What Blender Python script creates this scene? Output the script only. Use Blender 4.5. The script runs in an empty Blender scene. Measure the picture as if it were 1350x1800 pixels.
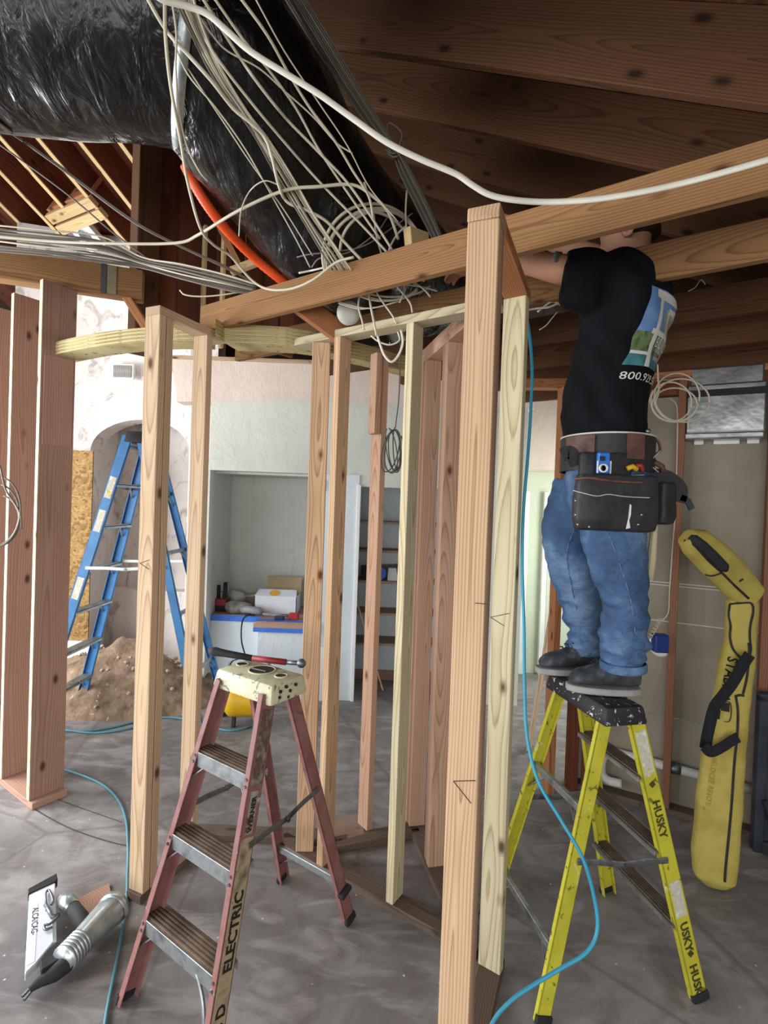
import bpy, bmesh, math, random
from mathutils import Vector, Matrix, noise
random.seed(7)
SC = bpy.context.scene
COL = SC.collection
# ------------------------------------------------------------------ camera
CAM_H, FPX = 1.82, 900.0
_p, _r = math.radians(0.75), math.radians(2.05)
FWD = Vector((0, math.cos(_p), -math.sin(_p)))
_u0 = Vector((0, math.sin(_p), math.cos(_p))); _r0 = Vector((1, 0, 0))
RGT = _r0 * math.cos(_r) + _u0 * math.sin(_r)
UPV = _u0 * math.cos(_r) - _r0 * math.sin(_r)
CAM = Vector((0, 0, CAM_H))
cd = bpy.data.cameras.new('camera'); cam = bpy.data.objects.new('camera', cd); COL.objects.link(cam)
cd.sensor_fit = 'VERTICAL'; cd.sensor_height = 24.0; cd.sensor_width = 18.0
cd.lens = 24.0 * FPX / 1800.0; cd.clip_start = 0.05; cd.clip_end = 200
mw = Matrix((RGT, UPV, -FWD)).transposed().to_4x4(); mw.translation = CAM
cam.matrix_world = mw
SC.camera = cam
# ------------------------------------------------------------------ world, light, exposure
SC.view_settings.view_transform = 'Standard'; SC.view_settings.look = 'None'
SC.view_settings.exposure = 0.62; SC.view_settings.gamma = 1.0
SC.view_settings.use_curve_mapping = False
SC.cycles.use_denoising = True
SC.cycles.max_bounces = 8; SC.cycles.diffuse_bounces = 6
wd = bpy.data.worlds.new('overcast'); SC.world = wd; wd.use_nodes = True
bg = wd.node_tree.nodes['Background']
bg.inputs[0].default_value = (0.93, 0.97, 1.0, 1); bg.inputs[1].default_value = 0.75

def area_light(name, loc, target, sx, sy, power, col=(1, 1, 1)):
    l = bpy.data.lights.new(name, 'AREA'); l.shape = 'RECTANGLE'; l.size = sx; l.size_y = sy
    l.energy = power; l.color = col
    o = bpy.data.objects.new(name, l); COL.objects.link(o)
    o.location = loc
    o.rotation_euler = (Vector(target) - Vector(loc)).to_track_quat('-Z', 'Y').to_euler()
    return o
# daylight by the openings of the unfinished house, plus two added fill lamps
area_light('daylight_left_opening', (-4.6, 1.0, 1.7), (0, 2.4, 1.0), 4.0, 2.2, 130, (0.95, 0.98, 1.0))
area_light('daylight_rear_opening', (-0.8, -3.2, 1.7), (0.2, 3, 1.2), 4.0, 2.0, 75, (1.0, 0.97, 0.93))
area_light('skylight_back_room', (-2.4, 4.6, 4.1), (-2.35, 5.0, 0), 1.0, 0.5, 8, (1.0, 0.98, 0.96))
area_light('fill_back_room', (-4.3, 3.3, 1.7), (-.6, 4.75, 1.0), 1.4, 1.8, 100, (0.96, 0.98, 1.0))  # added lamp that brightens the back room, no window built here
area_light('fill_back_hall', (2.6, 4.6, 1.6), (0.6, 4.9, 1.2), 1.0, 1.6, 30, (0.97, 1.0, 0.95))  # added lamp lifting the niche from the right, no window here

# ------------------------------------------------------------------ helpers
def ray(px, py): return FWD + RGT * ((px - 675) / FPX) + UPV * ((900 - py) / FPX)
def at(px, py, Y):
    d = ray(px, py); return CAM + d * (Y / d.y)
def atz(px, py, z):
    d = ray(px, py); return CAM + d * ((z - CAM_H) / d.z)
def V(*a): return Vector(a)
def C(h, k=1.0):
    h = h.lstrip('#'); o = []
    for i in (0, 2, 4):
        c = int(h[i:i + 2], 16) / 255.0
        o.append((c / 12.92 if c <= 0.04045 else ((c + 0.055) / 1.055) ** 2.4) * k)
    return (*o, 1.0)
WL = {}   # world location of objects (all roots in world pieces are unrotated)
def link(o, parent=None, loc=Vector((0, 0, 0))):
    COL.objects.link(o)
    loc = Vector(loc)
    if parent is not None:
        o.parent = parent; o.location = loc - WL[parent.name]
    else: o.location = loc
    WL[o.name] = loc
    return o
def tag(o, label, cat, group=None):
    o['label'] = label; o['category'] = cat
    if group: o['group'] = group
    return o
def thing(name, loc, label, cat, group=None):
    o = bpy.data.objects.new(name, None); o.empty_display_size = 0.1
    link(o, None, loc); return tag(o, label, cat, group)
def struct(o, label=None):
    o['kind'] = 'structure'
    if label: o['label'] = label
    return o
def struct_root(name, loc=(0, 0, 0), label=None):
    o = bpy.data.objects.new(name, None); o.empty_display_size = 0.1
    link(o, None, loc); return struct(o, label)

class MB:
    def __init__(s): s.v = []; s.f = []; s.uv = None
    def add(s, vs, fs):
        n = len(s.v); s.v += [Vector(a) for a in vs]; s.f += [tuple(i + n for i in f) for f in fs]; return s
    def box(s, a, b):
        x0, y0, z0 = a; x1, y1, z1 = b
        return s.add([(x0,y0,z0),(x1,y0,z0),(x1,y1,z0),(x0,y1,z0),(x0,y0,z1),(x1,y0,z1),(x1,y1,z1),(x0,y1,z1)],
                     [(0,3,2,1),(4,5,6,7),(0,1,5,4),(1,2,6,5),(2,3,7,6),(3,0,4,7)])
    def bar(s, p0, p1, w, t, side=(1, 0, 0)):
        p0 = Vector(p0); p1 = Vector(p1); z = (p1 - p0).normalized(); x = Vector(side); x = (x - z * x.dot(z)).normalized(); y = z.cross(x)
        vs = []
        for p in (p0, p1):
            for a, b in ((-1,-1),(1,-1),(1,1),(-1,1)): vs.append(p + x * (a * w / 2) + y * (b * t / 2))
        return s.add(vs, [(3,2,1,0),(4,5,6,7),(0,1,5,4),(1,2,6,5),(2,3,7,6),(3,0,4,7)])
    def tube(s, pts, r, n=8, cap=True, flat=1.0):
        pts = [Vector(p) for p in pts]; m = len(pts); N = len(s.v)
        rr = r if isinstance(r, (list, tuple)) else [r] * m
        t = (pts[1] - pts[0]).normalized()
        a = Vector((0, 0, 1)) if abs(t.z) < .9 else Vector((1, 0, 0))
        nx = (a - t * a.dot(t)).normalized()
        for i, p in enumerate(pts):
            if i == 0: t = pts[1] - pts[0]
            elif i == m - 1: t = pts[-1] - pts[-2]
            else: t = pts[i + 1] - pts[i - 1]
            if t.length < 1e-9: t = Vector((0, 0, 1))
            t.normalize(); nx = nx - t * nx.dot(t)
            if nx.length < 1e-6: nx = t.orthogonal()
            nx.normalize(); ny = t.cross(nx)
            for k in range(n):
                an = 2 * math.pi * k / n
                s.v.append(p + nx * (math.cos(an) * rr[i]) + ny * (math.sin(an) * rr[i] * flat))
        for i in range(m - 1):
            for k in range(n):
                k2 = (k + 1) % n
                s.f.append((N + i*n + k, N + i*n + k2, N + (i+1)*n + k2, N + (i+1)*n + k))
        if cap:
            s.f.append(tuple(N + k for k in reversed(range(n)))); s.f.append(tuple(N + (m-1)*n + k for k in range(n)))
        return s
    def cyl(s, p0, p1, r, n=16, r2=None): return s.tube([p0, p1], [r, r if r2 is None else r2], n)
    def lathe(s, prof, c=(0,0,0), ax=(0,0,1), n=20):
        ax = Vector(ax).normalized(); nx = ax.orthogonal().normalized(); ny = ax.cross(nx); c = Vector(c); N = len(s.v); m = len(prof)
        for r, h in prof:
            for k in range(n):
                an = 2*math.pi*k/n; s.v.append(c + ax*h + nx*(math.cos(an)*max(r,1e-4)) + ny*(math.sin(an)*max(r,1e-4)))
        for i in range(m-1):
            for k in range(n):
                k2=(k+1)%n; s.f.append((N+i*n+k, N+i*n+k2, N+(i+1)*n+k2, N+(i+1)*n+k))
        s.f.append(tuple(N+k for k in reversed(range(n)))); s.f.append(tuple(N+(m-1)*n+k for k in range(n)))
        return s
    def loft(s, rings, cap=True):
        n = len(rings[0]); N = len(s.v); m = len(rings)
        for r in rings: s.v += [Vector(p) for p in r]
        for i in range(m-1):
            for k in range(n):
                k2=(k+1)%n; s.f.append((N+i*n+k, N+i*n+k2, N+(i+1)*n+k2, N+(i+1)*n+k))
        if cap: s.f.append(tuple(N+k for k in reversed(range(n)))); s.f.append(tuple(N+(m-1)*n+k for k in range(n)))
        return s
    def prism(s, poly, d):
        d = Vector(d); n = len(poly); N = len(s.v)
        s.v += [Vector(p) for p in poly] + [Vector(p) + d for p in poly]
        s.f.append(tuple(N+k for k in reversed(range(n)))); s.f.append(tuple(N+n+k for k in range(n)))
        for k in range(n):
            k2=(k+1)%n; s.f.append((N+k, N+k2, N+n+k2, N+n+k))
        return s
    def xf(s, M): s.v = [M @ v for v in s.v]; return s
    def mesh(s, name, org, smooth=False, bevel=0, fix=True):
        me = bpy.data.meshes.new(name)
        me.from_pydata([v - org for v in s.v], [], s.f)
        if bevel or fix:
            bm = bmesh.new(); bm.from_mesh(me)
            if bevel:
                es = [e for e in bm.edges if len(e.link_faces) == 2 and e.calc_face_angle(0) > 0.6]
                bmesh.ops.bevel(bm, geom=es, offset=bevel, segments=2 if bevel > .006 else 1, profile=.5, affect='EDGES', clamp_overlap=True)
            if fix: bmesh.ops.recalc_face_normals(bm, faces=bm.faces)
            bm.to_mesh(me); bm.free()
        if smooth:
            me.polygons.foreach_set('use_smooth', [True] * len(me.polygons))
            if smooth == 'auto':
                try: me.set_sharp_from_angle(angle=0.6)
                except Exception: pass
        return me
    def build(s, name, mat, parent=None, smooth=False, bevel=0, fix=True):
        lo = Vector([min(v[i] for v in s.v) for i in range(3)]); hi = Vector([max(v[i] for v in s.v) for i in range(3)])
        org = (lo + hi) / 2
        if parent is None: org.z = lo.z
        o = bpy.data.objects.new(name, s.mesh(name, org, smooth, bevel, fix)); o.data.materials.append(mat)
        link(o, parent, org); return o
    def local(s, name, mat, parent, smooth=False, bevel=0, fix=True):
        """mesh given in the parent's own frame"""
        o = bpy.data.objects.new(name, s.mesh(name, Vector((0,0,0)), smooth, bevel, fix)); o.data.materials.append(mat)
        COL.objects.link(o); o.parent = parent; WL[o.name] = Vector((0,0,0)); return o

def lumber(name, p0, p1, w, t, side, mat, parent=None, bevel=.0025):
    """box of lumber: its own local z runs along the grain"""
    p0 = Vector(p0); p1 = Vector(p1); L = (p1 - p0).length; z = (p1 - p0) / L
    x = Vector(side); x = (x - z * x.dot(z)).normalized(); y = z.cross(x)
    m = MB().box((-w/2, -t/2, -L/2), (w/2, t/2, L/2)).mesh(name, Vector((0,0,0)), False, bevel)
    o = bpy.data.objects.new(name, m); m.materials.append(mat)
    o.rotation_euler = Matrix((x, y, z)).transposed().to_euler()
    link(o, parent, (p0 + p1) / 2); return o

def spline(pts, seg=8):
    pts = [Vector(p) for p in pts]
    if len(pts) < 3: return pts
    P = [pts[0]*2 - pts[1]] + pts + [pts[-1]*2 - pts[-2]]; out = []
    for i in range(1, len(P) - 2):
        a, b, c, d = P[i-1], P[i], P[i+1], P[i+2]
        for k in range(seg):
            t = k / seg
            out.append(0.5 * ((2*b) + (c - a)*t + (2*a - 5*b + 4*c - d)*t*t + (3*b - a - 3*c + d)*t**3))
    out.append(pts[-1]); return out

# ------------------------------------------------------------------ materials
class NT:
    def __init__(s, name):
        s.m = bpy.data.materials.new(name); s.m.use_nodes = True; s.t = s.m.node_tree; s.n = s.t.nodes
        s.b = s.n['Principled BSDF']; s.tc = s.n.new('ShaderNodeTexCoord'); s.co = s.tc.outputs['Object']
    def node(s, k, **kw):
        n = s.n.new(k)
        for a, b in kw.items(): setattr(n, a, b)
        return n
    def l(s, a, b): s.t.links.new(a, b)
    def map(s, scale=(1,1,1), loc=None, co=None):
        n = s.node('ShaderNodeMapping'); s.l(co or s.co, n.inputs[0]); n.inputs['Scale'].default_value = scale
        if loc is not None:
            if hasattr(loc, 'links'): s.l(loc, n.inputs['Location'])
            else: n.inputs['Location'].default_value = loc
        return n.outputs[0]
    def noise(s, co, scale, detail=4, rough=.55, dist=0):
        n = s.node('ShaderNodeTexNoise'); s.l(co, n.inputs['Vector']); n.inputs['Scale'].default_value = scale
        n.inputs['Detail'].default_value = detail; n.inputs['Roughness'].default_value = rough; n.inputs['Distortion'].default_value = dist
        return n.outputs['Fac']
    def ramp(s, fac, stops, interp='LINEAR'):
        n = s.node('ShaderNodeValToRGB'); s.l(fac, n.inputs[0]); e = n.color_ramp.elements; n.color_ramp.interpolation = interp
        while len(e) < len(stops): e.new(.5)
        for el, (p, c) in zip(e, stops): el.position = p; el.color = c if isinstance(c, tuple) else (c, c, c, 1)
        return n.outputs[0]
    def mix(s, f, a, b, mode='MIX'):
        n = s.node('ShaderNodeMix', data_type='RGBA', blend_type=mode)
        if hasattr(f, 'links'): s.l(f, n.inputs[0])
        else: n.inputs[0].default_value = f
        for i, q in ((6, a), (7, b)):
            if hasattr(q, 'links'): s.l(q, n.inputs[i])
            else: n.inputs[i].default_value = q
        return n.outputs[2]
    def math(s, op, a, b=0.0):
        n = s.node('ShaderNodeMath', operation=op)
        for i, q in ((0, a), (1, b)):
            if hasattr(q, 'links'): s.l(q, n.inputs[i])
            else: n.inputs[i].default_value = q
        return n.outputs[0]
    def bump(s, h, strength, dist=.01):
        n = s.node('ShaderNodeBump'); s.l(h, n.inputs['Height']); n.inputs['Strength'].default_value = strength; n.inputs['Distance'].default_value = dist
        s.l(n.outputs[0], s.b.inputs['Normal'])
    def fin(s, col=None, rough=.6, metal=0, spec=.5):
        if col is not None:
            if hasattr(col, 'links'): s.l(col, s.b.inputs['Base Color'])
            else: s.b.inputs['Base Color'].default_value = col
        if hasattr(rough, 'links'): s.l(rough, s.b.inputs['Roughness'])
        else: s.b.inputs['Roughness'].default_value = rough
        s.b.inputs['Metallic'].default_value = metal
        s.b.inputs['Specular IOR Level'].default_value = spec
        return s.m

def M_wood(name, light, dark, knot, ring=26, dist=7, fib=.35, rough=.8, stain=None):
    t = NT(name); oi = t.node('ShaderNodeObjectInfo')
    cx = t.node('ShaderNodeCombineXYZ')
    r = oi.outputs['Random']
    t.l(t.math('MULTIPLY_ADD', r, .07), cx.inputs[0]); cx.inputs[0].links[0].from_node.inputs[2].default_value = .015
    r2 = t.math('FRACT', t.math('MULTIPLY', r, 17.3))
    t.l(t.math('MULTIPLY_ADD', r2, .05), cx.inputs[1]); cx.inputs[1].links[0].from_node.inputs[2].default_value = -.025
    t.l(t.math('MULTIPLY', r, 37.0), cx.inputs[2])
    # growth rings: distance from a slowly wandering pith, cut by the faces of the board
    wn = t.node('ShaderNodeTexNoise'); t.l(t.map((2.0, 2.0, .75), cx.outputs[0]), wn.inputs['Vector']); wn.inputs['Scale'].default_value = 1; wn.inputs['Detail'].default_value = 1.5
    vs1 = t.node('ShaderNodeVectorMath', operation='SUBTRACT'); t.l(wn.outputs['Color'], vs1.inputs[0]); vs1.inputs[1].default_value = (.5, .5, .5)
    vs2 = t.node('ShaderNodeVectorMath', operation='MULTIPLY'); t.l(vs1.outputs[0], vs2.inputs[0]); vs2.inputs[1].default_value = (dist * .022, dist * .008, 0)
    vs3 = t.node('ShaderNodeVectorMath', operation='ADD'); t.l(t.map((1, 1, 0), cx.outputs[0]), vs3.inputs[0]); t.l(vs2.outputs[0], vs3.inputs[1])
    vl = t.node('ShaderNodeVectorMath', operation='LENGTH'); vs4 = t.node('ShaderNodeVectorMath', operation='MULTIPLY'); t.l(vs3.outputs[0], vs4.inputs[0]); vs4.inputs[1].default_value = (1, 1, 0); t.l(vs4.outputs[0], vl.inputs[0])
    f = t.noise(t.map((170, 170, 1.3), cx.outputs[0]), 1.0, 2)
    rr_ = t.math('ADD', t.math('MULTIPLY', vl.outputs['Value'], ring * 4.0), t.math('MULTIPLY', f, .22))
    g = t.ramp(t.math('FRACT', rr_), [(0, .10), (.35, .14), (.72, .45), (.90, 1.0), (.97, .45), (1, .10)])
    bl = t.noise(t.map((5, 5, .9), cx.outputs[0]), 1.0, 3)
    fac = t.math('ADD', t.math('MULTIPLY', g, .74), t.math('MULTIPLY', t.math('SUBTRACT', f, .5), fib * 1.0))
    fac = t.math('ADD', fac, t.math('MULTIPLY', t.math('SUBTRACT', bl, .5), .7))
    col = t.mix(t.math('MAXIMUM', t.math('MINIMUM', fac, 1.0), 0.0), light, dark)
    vo = t.node('ShaderNodeTexVoronoi'); t.l(t.map((8.5, 8.5, 4.2), cx.outputs[0]), vo.inputs['Vector']); vo.inputs['Scale'].default_value = 1
    k = t.ramp(vo.outputs['Distance'], [(0, 1.0), (.075, .9), (.12, .4), (.19, 0.0)])
    col = t.mix(k, col, knot)
    if stain:
        sn = t.noise(t.map((3, 3, .6), cx.outputs[0]), 1.0, 4)
        col = t.mix(t.ramp(sn, [(.48, 0.0), (.68, .75)]), col, stain)
    hs = t.node('ShaderNodeHueSaturation'); t.l(col, hs.inputs['Color'])
    vv = t.math('MULTIPLY_ADD', r2, .22); vv.node.inputs[2].default_value = .89; t.l(vv, hs.inputs['Value'])
    t.bump(t.math('ADD', t.math('MULTIPLY', f, .5), t.math('MULTIPLY', g, .5)), .18, .004)
    return t.fin(hs.outputs[0], rough, 0, .25)

def M_mot(name, cols, scale=4, rough=.6, metal=0, bump=0, bscale=30, specks=None, detail=5, spec=.4, stretch=(1,1,1), bdist=.01):
    """mottled paint, plaster, plastic: cols = list of colours along a noise"""
    t = NT(name); co = t.map(stretch)
    n = t.noise(co, scale, detail)
    k = len(cols); col = t.ramp(n, [(.28 + .44 * i / max(1, k - 1), c) for i, c in enumerate(cols)]) if k > 1 else None
    c = col if col is not None else cols[0]
    for (sc, thr, sca, amt) in (specks or []):
        s = t.noise(co, sca, 3, .6, .6)
        c = t.mix(t.ramp(s, [(thr, 0.0), (min(.99, thr + .05), amt)]), c, sc)
    if bump: t.bump(t.noise(co, bscale, 4), bump, bdist)
    return t.fin(c, rough, metal, spec)

W = {}
W['fir'] = M_wood('new_fir', C('#cfae8d'), C('#8d6848'), C('#5c3018'))
W['firp'] = M_wood('pinkish_fir', C('#d0ab92'), C('#9c7054'), C('#5a3320'))
W['hem'] = M_wood('pale_hemfir', C('#cfc3a2'), C('#928260'), C('#4a3420'), ring=18, dist=12)
W['grey'] = M_wood('weathered_fir', C('#c4aa8c'), C('#8f7056'), C('#4d3323'))
W['red'] = M_wood('aged_redwood_stud', C('#a88674'), C('#85604f'), C('#4a2d22'), ring=22)
W['beam'] = M_wood('aged_beam', C('#96704a'), C('#633f24'), C('#3a2010'))
W['joist'] = M_wood('aged_joist', C('#5f3f28'), C('#372215'), C('#1b0e08'))
W['raft'] = M_wood('red_rafter', C('#7a4531'), C('#4c291c'), C('#24120c'), stain=C('#33190f'))
W['edge'] = M_wood('cream_wood', C('#dcc090'), C('#b08a58'), C('#6a4222'))
W['treat'] = M_wood('treated_plate', C('#6b5a4d'), C('#3a2d27'), C('#20150f'), stain=C('#7a7068'))
W['scrap'] = M_wood('scrap_board', C('#9a8072'), C('#6d5449'), C('#3a2820'), stain=C('#8d8581'))
W['brn'] = M_wood('brown_stud', C('#8f654d'), C('#634331'), C('#38231a'))
W['red2'] = M_wood('reddish_fir', C('#b37a52'), C('#804d2e'), C('#472615'))

def M_ply():
    t = NT('plywood_edge')
    sx = t.node('ShaderNodeSeparateXYZ'); t.l(t.co, sx.inputs[0])
    n = t.noise(t.map((3, 3, 160)), 1, 3)
    c = t.ramp(n, [(.3, C('#7d6f4a')), (.45, C('#b6a678')), (.7, C('#d3c698'))])
    g = t.noise(t.map((30, 30, 200)), 1, 2)
    c = t.mix(t.ramp(g, [(.62, 0.0), (.7, .8)]), c, C('#54492f'))
    return t.fin(c, .85, 0, .2)
W['ply'] = M_ply()

def M_osb(name, a, b, c_):
    t = NT(name)
    v = t.node('ShaderNodeTexVoronoi'); t.l(t.map((42, 42, 70)), v.inputs['Vector']); v.inputs['Scale'].default_value = 1
    w = t.noise(t.co, 7, 3, .6, 2.0)
    sep = t.node('ShaderNodeSeparateColor'); t.l(v.outputs['Color'], sep.inputs[0])
    c = t.ramp(sep.outputs[0], [(0, c_), (.3, a), (.7, b), (1, a)])
    c = t.mix(t.ramp(w, [(.45, 0.0), (.62, .7)]), c, c_)
    t.bump(sep.outputs[0], .3, .004)
    return t.fin(c, .8, 0, .2)
W['osb'] = M_osb('osb_board', C('#91764a'), C('#7d6138'), C('#5d4223'))
W['osbd'] = M_osb('osb_deck_aged', C('#5f4029'), C('#472d1c'), C('#2c1a10'))

def M_floor():
    t = NT('concrete_slab')
    co = t.map((1, 1, 1))
    a = t.noise(co, .9, 6, .6); b = t.noise(co, 5, 6, .65, .8); d = t.noise(co, 45, 3)
    c = t.ramp(a, [(.3, C('#615f60')), (.5, C('#7e7b7b')), (.68, C('#9a9694'))])
    c = t.mix(t.ramp(b, [(.42, 0.0), (.70, .8)]), c, C('#5d5451'))
    b2 = t.noise(t.map((1.3, 3.1, 1), (4, 2, 0)), 2.2, 5, .6, 1.2)
    c = t.mix(t.ramp(b2, [(.5, 0.0), (.66, .5)]), c, C('#aca7a6'))
    c = t.mix(t.math('MULTIPLY', d, .25), c, C('#8a7d72'))
    v = t.node('ShaderNodeTexVoronoi'); t.l(t.map((11, 11, 1)), v.inputs['Vector']); v.inputs['Scale'].default_value = 1
    c = t.mix(t.ramp(v.outputs['Distance'], [(.03, .8), (.06, 0.0)]), c, C('#d8d5d2'))
    cr = t.node('ShaderNodeTexVoronoi', feature='DISTANCE_TO_EDGE')
    t.l(t.map((.55, .5, 1), (3.3, 1.2, 0)), cr.inputs['Vector']); cr.inputs['Scale'].default_value = 1
    c = t.mix(t.ramp(cr.outputs['Distance'], [(.002, .5), (.006, 0.0)]), c, C('#5a524d'))
    t.bump(t.math('ADD', b, t.math('MULTIPLY', d, .4)), .12, .006)
    return t.fin(c, t.ramp(b, [(.3, .5), (.7, .75)]), 0, .35)
W['floor'] = M_floor()

def M_plaster(name, base, alt, stain, amt, thr=.63, sc=3.2):
    t = NT(name)
    a = t.noise(t.co, 1.6, 5, .6); b = t.noise(t.map((1, 1, .55)), sc * 2.2, 4, .6, 1.5); d = t.noise(t.co, 9, 5, .65, .5)
    c = t.mix(t.ramp(a, [(.3, 0.0), (.7, 1.0)]), base, alt)
    c = t.mix(t.ramp(b, [(thr - .03, 0.0), (thr + .10, amt)]), c, stain)
    t.bump(t.math('ADD', d, t.math('MULTIPLY', b, .8)), .35, .02)
    return t.fin(c, .85, 0, .2)
W['plaster'] = M_plaster('old_plaster', C('#d6d6cb'), C('#c3c7bd'), C('#9a9a92'), .7, .70)
W['plasterb'] = M_plaster('bright_plaster', C('#cdc7c1'), C('#bdb6b2'), C('#8a857f'), .75, .57, 2.6)
W['plasterp'] = M_plaster('pinkish_plaster', C('#dccdc2'), C('#cfbfb2'), C('#b39f92'), .35, .66, 5)
W['plasterg'] = M_plaster('greenish_paint', C('#c9cfbd'), C('#bcc4b2'), C('#9fa898'), .4, .7)
W['white'] = M_mot('white_paint', [C('#e9e9e6'), C('#d7d9d8')], 3, .6)
W['niche'] = M_plaster('grey_niche', C('#cfd0c9'), C('#bfc1ba'), C('#9fa19a'), .6, .64)
W['bluew'] = M_plaster('bluish_white', C('#d6dee2'), C('#c8d3da'), C('#a9b3b8'), .5, .68)
def M_dry():
    t = NT('brown_drywall_back')
    a = t.noise(t.co, 2.0, 5, .6); d = t.noise(t.map((1, 1, 14)), 3, 3)
    c = t.ramp(a, [(.3, C('#7f7667')), (.7, C('#988f7f'))])
    c = t.mix(t.math('MULTIPLY', d, .25), c, C('#a79f90'))
    return t.fin(c, .85, 0, .15)
W['dry'] = M_dry()
# ================================================================== SETTING
UD = Vector((-.83, .557, 0)).normalized(); VD = Vector((.557, .83, 0)).normalized()
def uv(u, v, z=0): return UD * u + VD * v + Vector((0, 0, z))
fl_ = MB().box((-7, -5, -.12), (6, 9, 0)).build('floor', W['floor']); struct(fl_, 'grey stained concrete slab floor')
# scribed curves on the slab
dk = M_mot('scribed_line', [C('#4d4642')], 3, .9)
def floor_strip(name, pix, w):
    pts = spline([atz(x, y, 0) for x, y in pix], 6); m = MB(); vs = []
    for i, p in enumerate(pts):
        t = (pts[min(i+1, len(pts)-1)] - pts[max(i-1, 0)]).normalized(); n = Vector((-t.y, t.x, 0))
        vs += [p + n * w + Vector((0, 0, .0015)), p - n * w + Vector((0, 0, .0015))]
    m.add(vs, [(2*i, 2*i+1, 2*i+3, 2*i+2) for i in range(len(pts) - 1)])
    return m.build(name, dk, fl_)
floor_strip('scribed_curve', [(50, 1416), (85, 1437), (120, 1455), (160, 1470), (200, 1482), (222, 1487)], .004)
floor_strip('scribed_curve', [(100, 1405), (135, 1418), (175, 1432), (215, 1446)], .0025)

# ---- ceiling: joists, rafters, deck
ceil = struct_root('ceiling', (0, 2, 2.7), 'dark exposed roof framing of joists, rafters and board deck')
def zraf(u): return 2.90 + .57 * (u + .14)
sl = Vector((UD.x, UD.y, .57)).normalized(); up_r = sl.cross(VD) * -1
if up_r.z < 0: up_r = -up_r
for v in (-1.3, -.8, -.3, .22, .72, 1.22, 1.755, 2.205, 2.735, 3.185, 3.68, 4.18, 4.7, 5.2):
    a, b = uv(-1.1, v, zraf(-1.1)), uv(3.7, v, zraf(3.7))
    lumber('rafter', a + up_r * .1175, b + up_r * .1175, .038, .235, VD, W['joist'], ceil, .003)
for i in range(5):
    for j in range(4):
        u0, u1 = -1.2 + i * 1.0, -1.2 + (i + 1) * 1.0 - .004; v0, v1 = -2.6 + j * 2.2, -2.6 + (j + 1) * 2.2 - .004
        q = [uv(u0, v0, zraf(u0)), uv(u1, v0, zraf(u1)), uv(u1, v1, zraf(u1)), uv(u0, v1, zraf(u0))]
        MB().prism([p + up_r * .236 for p in q], up_r * .016).build('roof_panel', W['osbd'], ceil)
for v, u0, u1, mt in ((2.169, -1.0, 2.62, 'beam'), (2.70, -1.0, 2.35, 'joist'), (3.148, -1.0, 2.0, 'joist'), (3.62, -.9, 1.7, 'joist'), (4.1, -.6, 1.6, 'joist')):
    lumber('joist', uv(u0, v, 2.77), uv(u1, v, 2.77), .038, .14, VD, W[mt], ceil, .003)
mb_ = lumber('ceiling_beam', uv(-1.1, 1.719, 2.77), uv(2.36, 1.719, 2.77), .038, .14, VD, W['beam'], None, .004)
tag(mb_, 'long golden brown ceiling beam crossing behind the tall front post', 'beam')
# short block sitting on the beam, and hanging block under the deck
bk = lumber('wood_block', at(716, 415, 2.12), at(752, 404, 2.12) + V(.0, .10, 0), .07, .038, (0, 0, 1), W['edge'])
tag(bk, 'short offcut block lying on the beam beside the tall post', 'block')
# ---- left roof plane
dL = Vector((.41, .91, -.53)).normalized(); eL = Vector((.91, -.41, 0)); nL = eL.cross(dL)
if nL.z < 0: nL = -nL
P0 = at(100, 330, 4.5)
def on_left(px, py):
    d = ray(px, py); return CAM + d * ((P0 - CAM).dot(nL) / d.dot(nL))
for n, (px, py, L0, L1) in enumerate([(135, 325, -2.6, 2.2), (185, 307, -2.6, 2.2), (228, 275, -2.6, 1.6), (53, 301, -2.6, .33), (51, 357, -2.6, .35), (24, 383, -2.6, 1.9), (-40, 400, -2.6, 1.9)]):
    q = on_left(px, py)
    r_ = lumber('rafter', q + dL * L0 + nL * .125, q + dL * L1 + nL * .125, .038, .235, eL, W['raft'], ceil, .003)
    e_ = lumber('rafter_edge', q + dL * L0 + nL * .004, q + dL * L1 + nL * .004, .04, .012, eL, W['edge'], ceil, .001)  # thin cream strip along the rafter's lower edge
qd = P0 + nL * .245
for i in range(4):
    for j in range(3):
        a0 = -3 + i * 1.35; b0 = -2.6 + j * 1.35
        if i == 3 and j == 1: pass
        MB().prism([qd + dL*a0 + eL*b0, qd + dL*(a0+1.34) + eL*b0, qd + dL*(a0+1.34) + eL*(b0+1.34), qd + dL*a0 + eL*(b0+1.34)], nL * .016).build('roof_panel', W['raft'], ceil)
# header box between rafters with a white lamp housing
hb0, hb1 = on_left(88, 385), on_left(165, 353)
lumber('rafter_blocking', hb0, hb1, .05, .09, nL, W['edge'], ceil)
lumber('rafter_blocking', hb0 + dL * .11, hb1 + dL * .11, .05, .09, nL, W['edge'], ceil)
lumber('rafter_blocking', hb0 - dL*.05 + nL * .16, hb1 - dL*.05 + nL * .16, .24, .03, nL, W['red2'], ceil)

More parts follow.
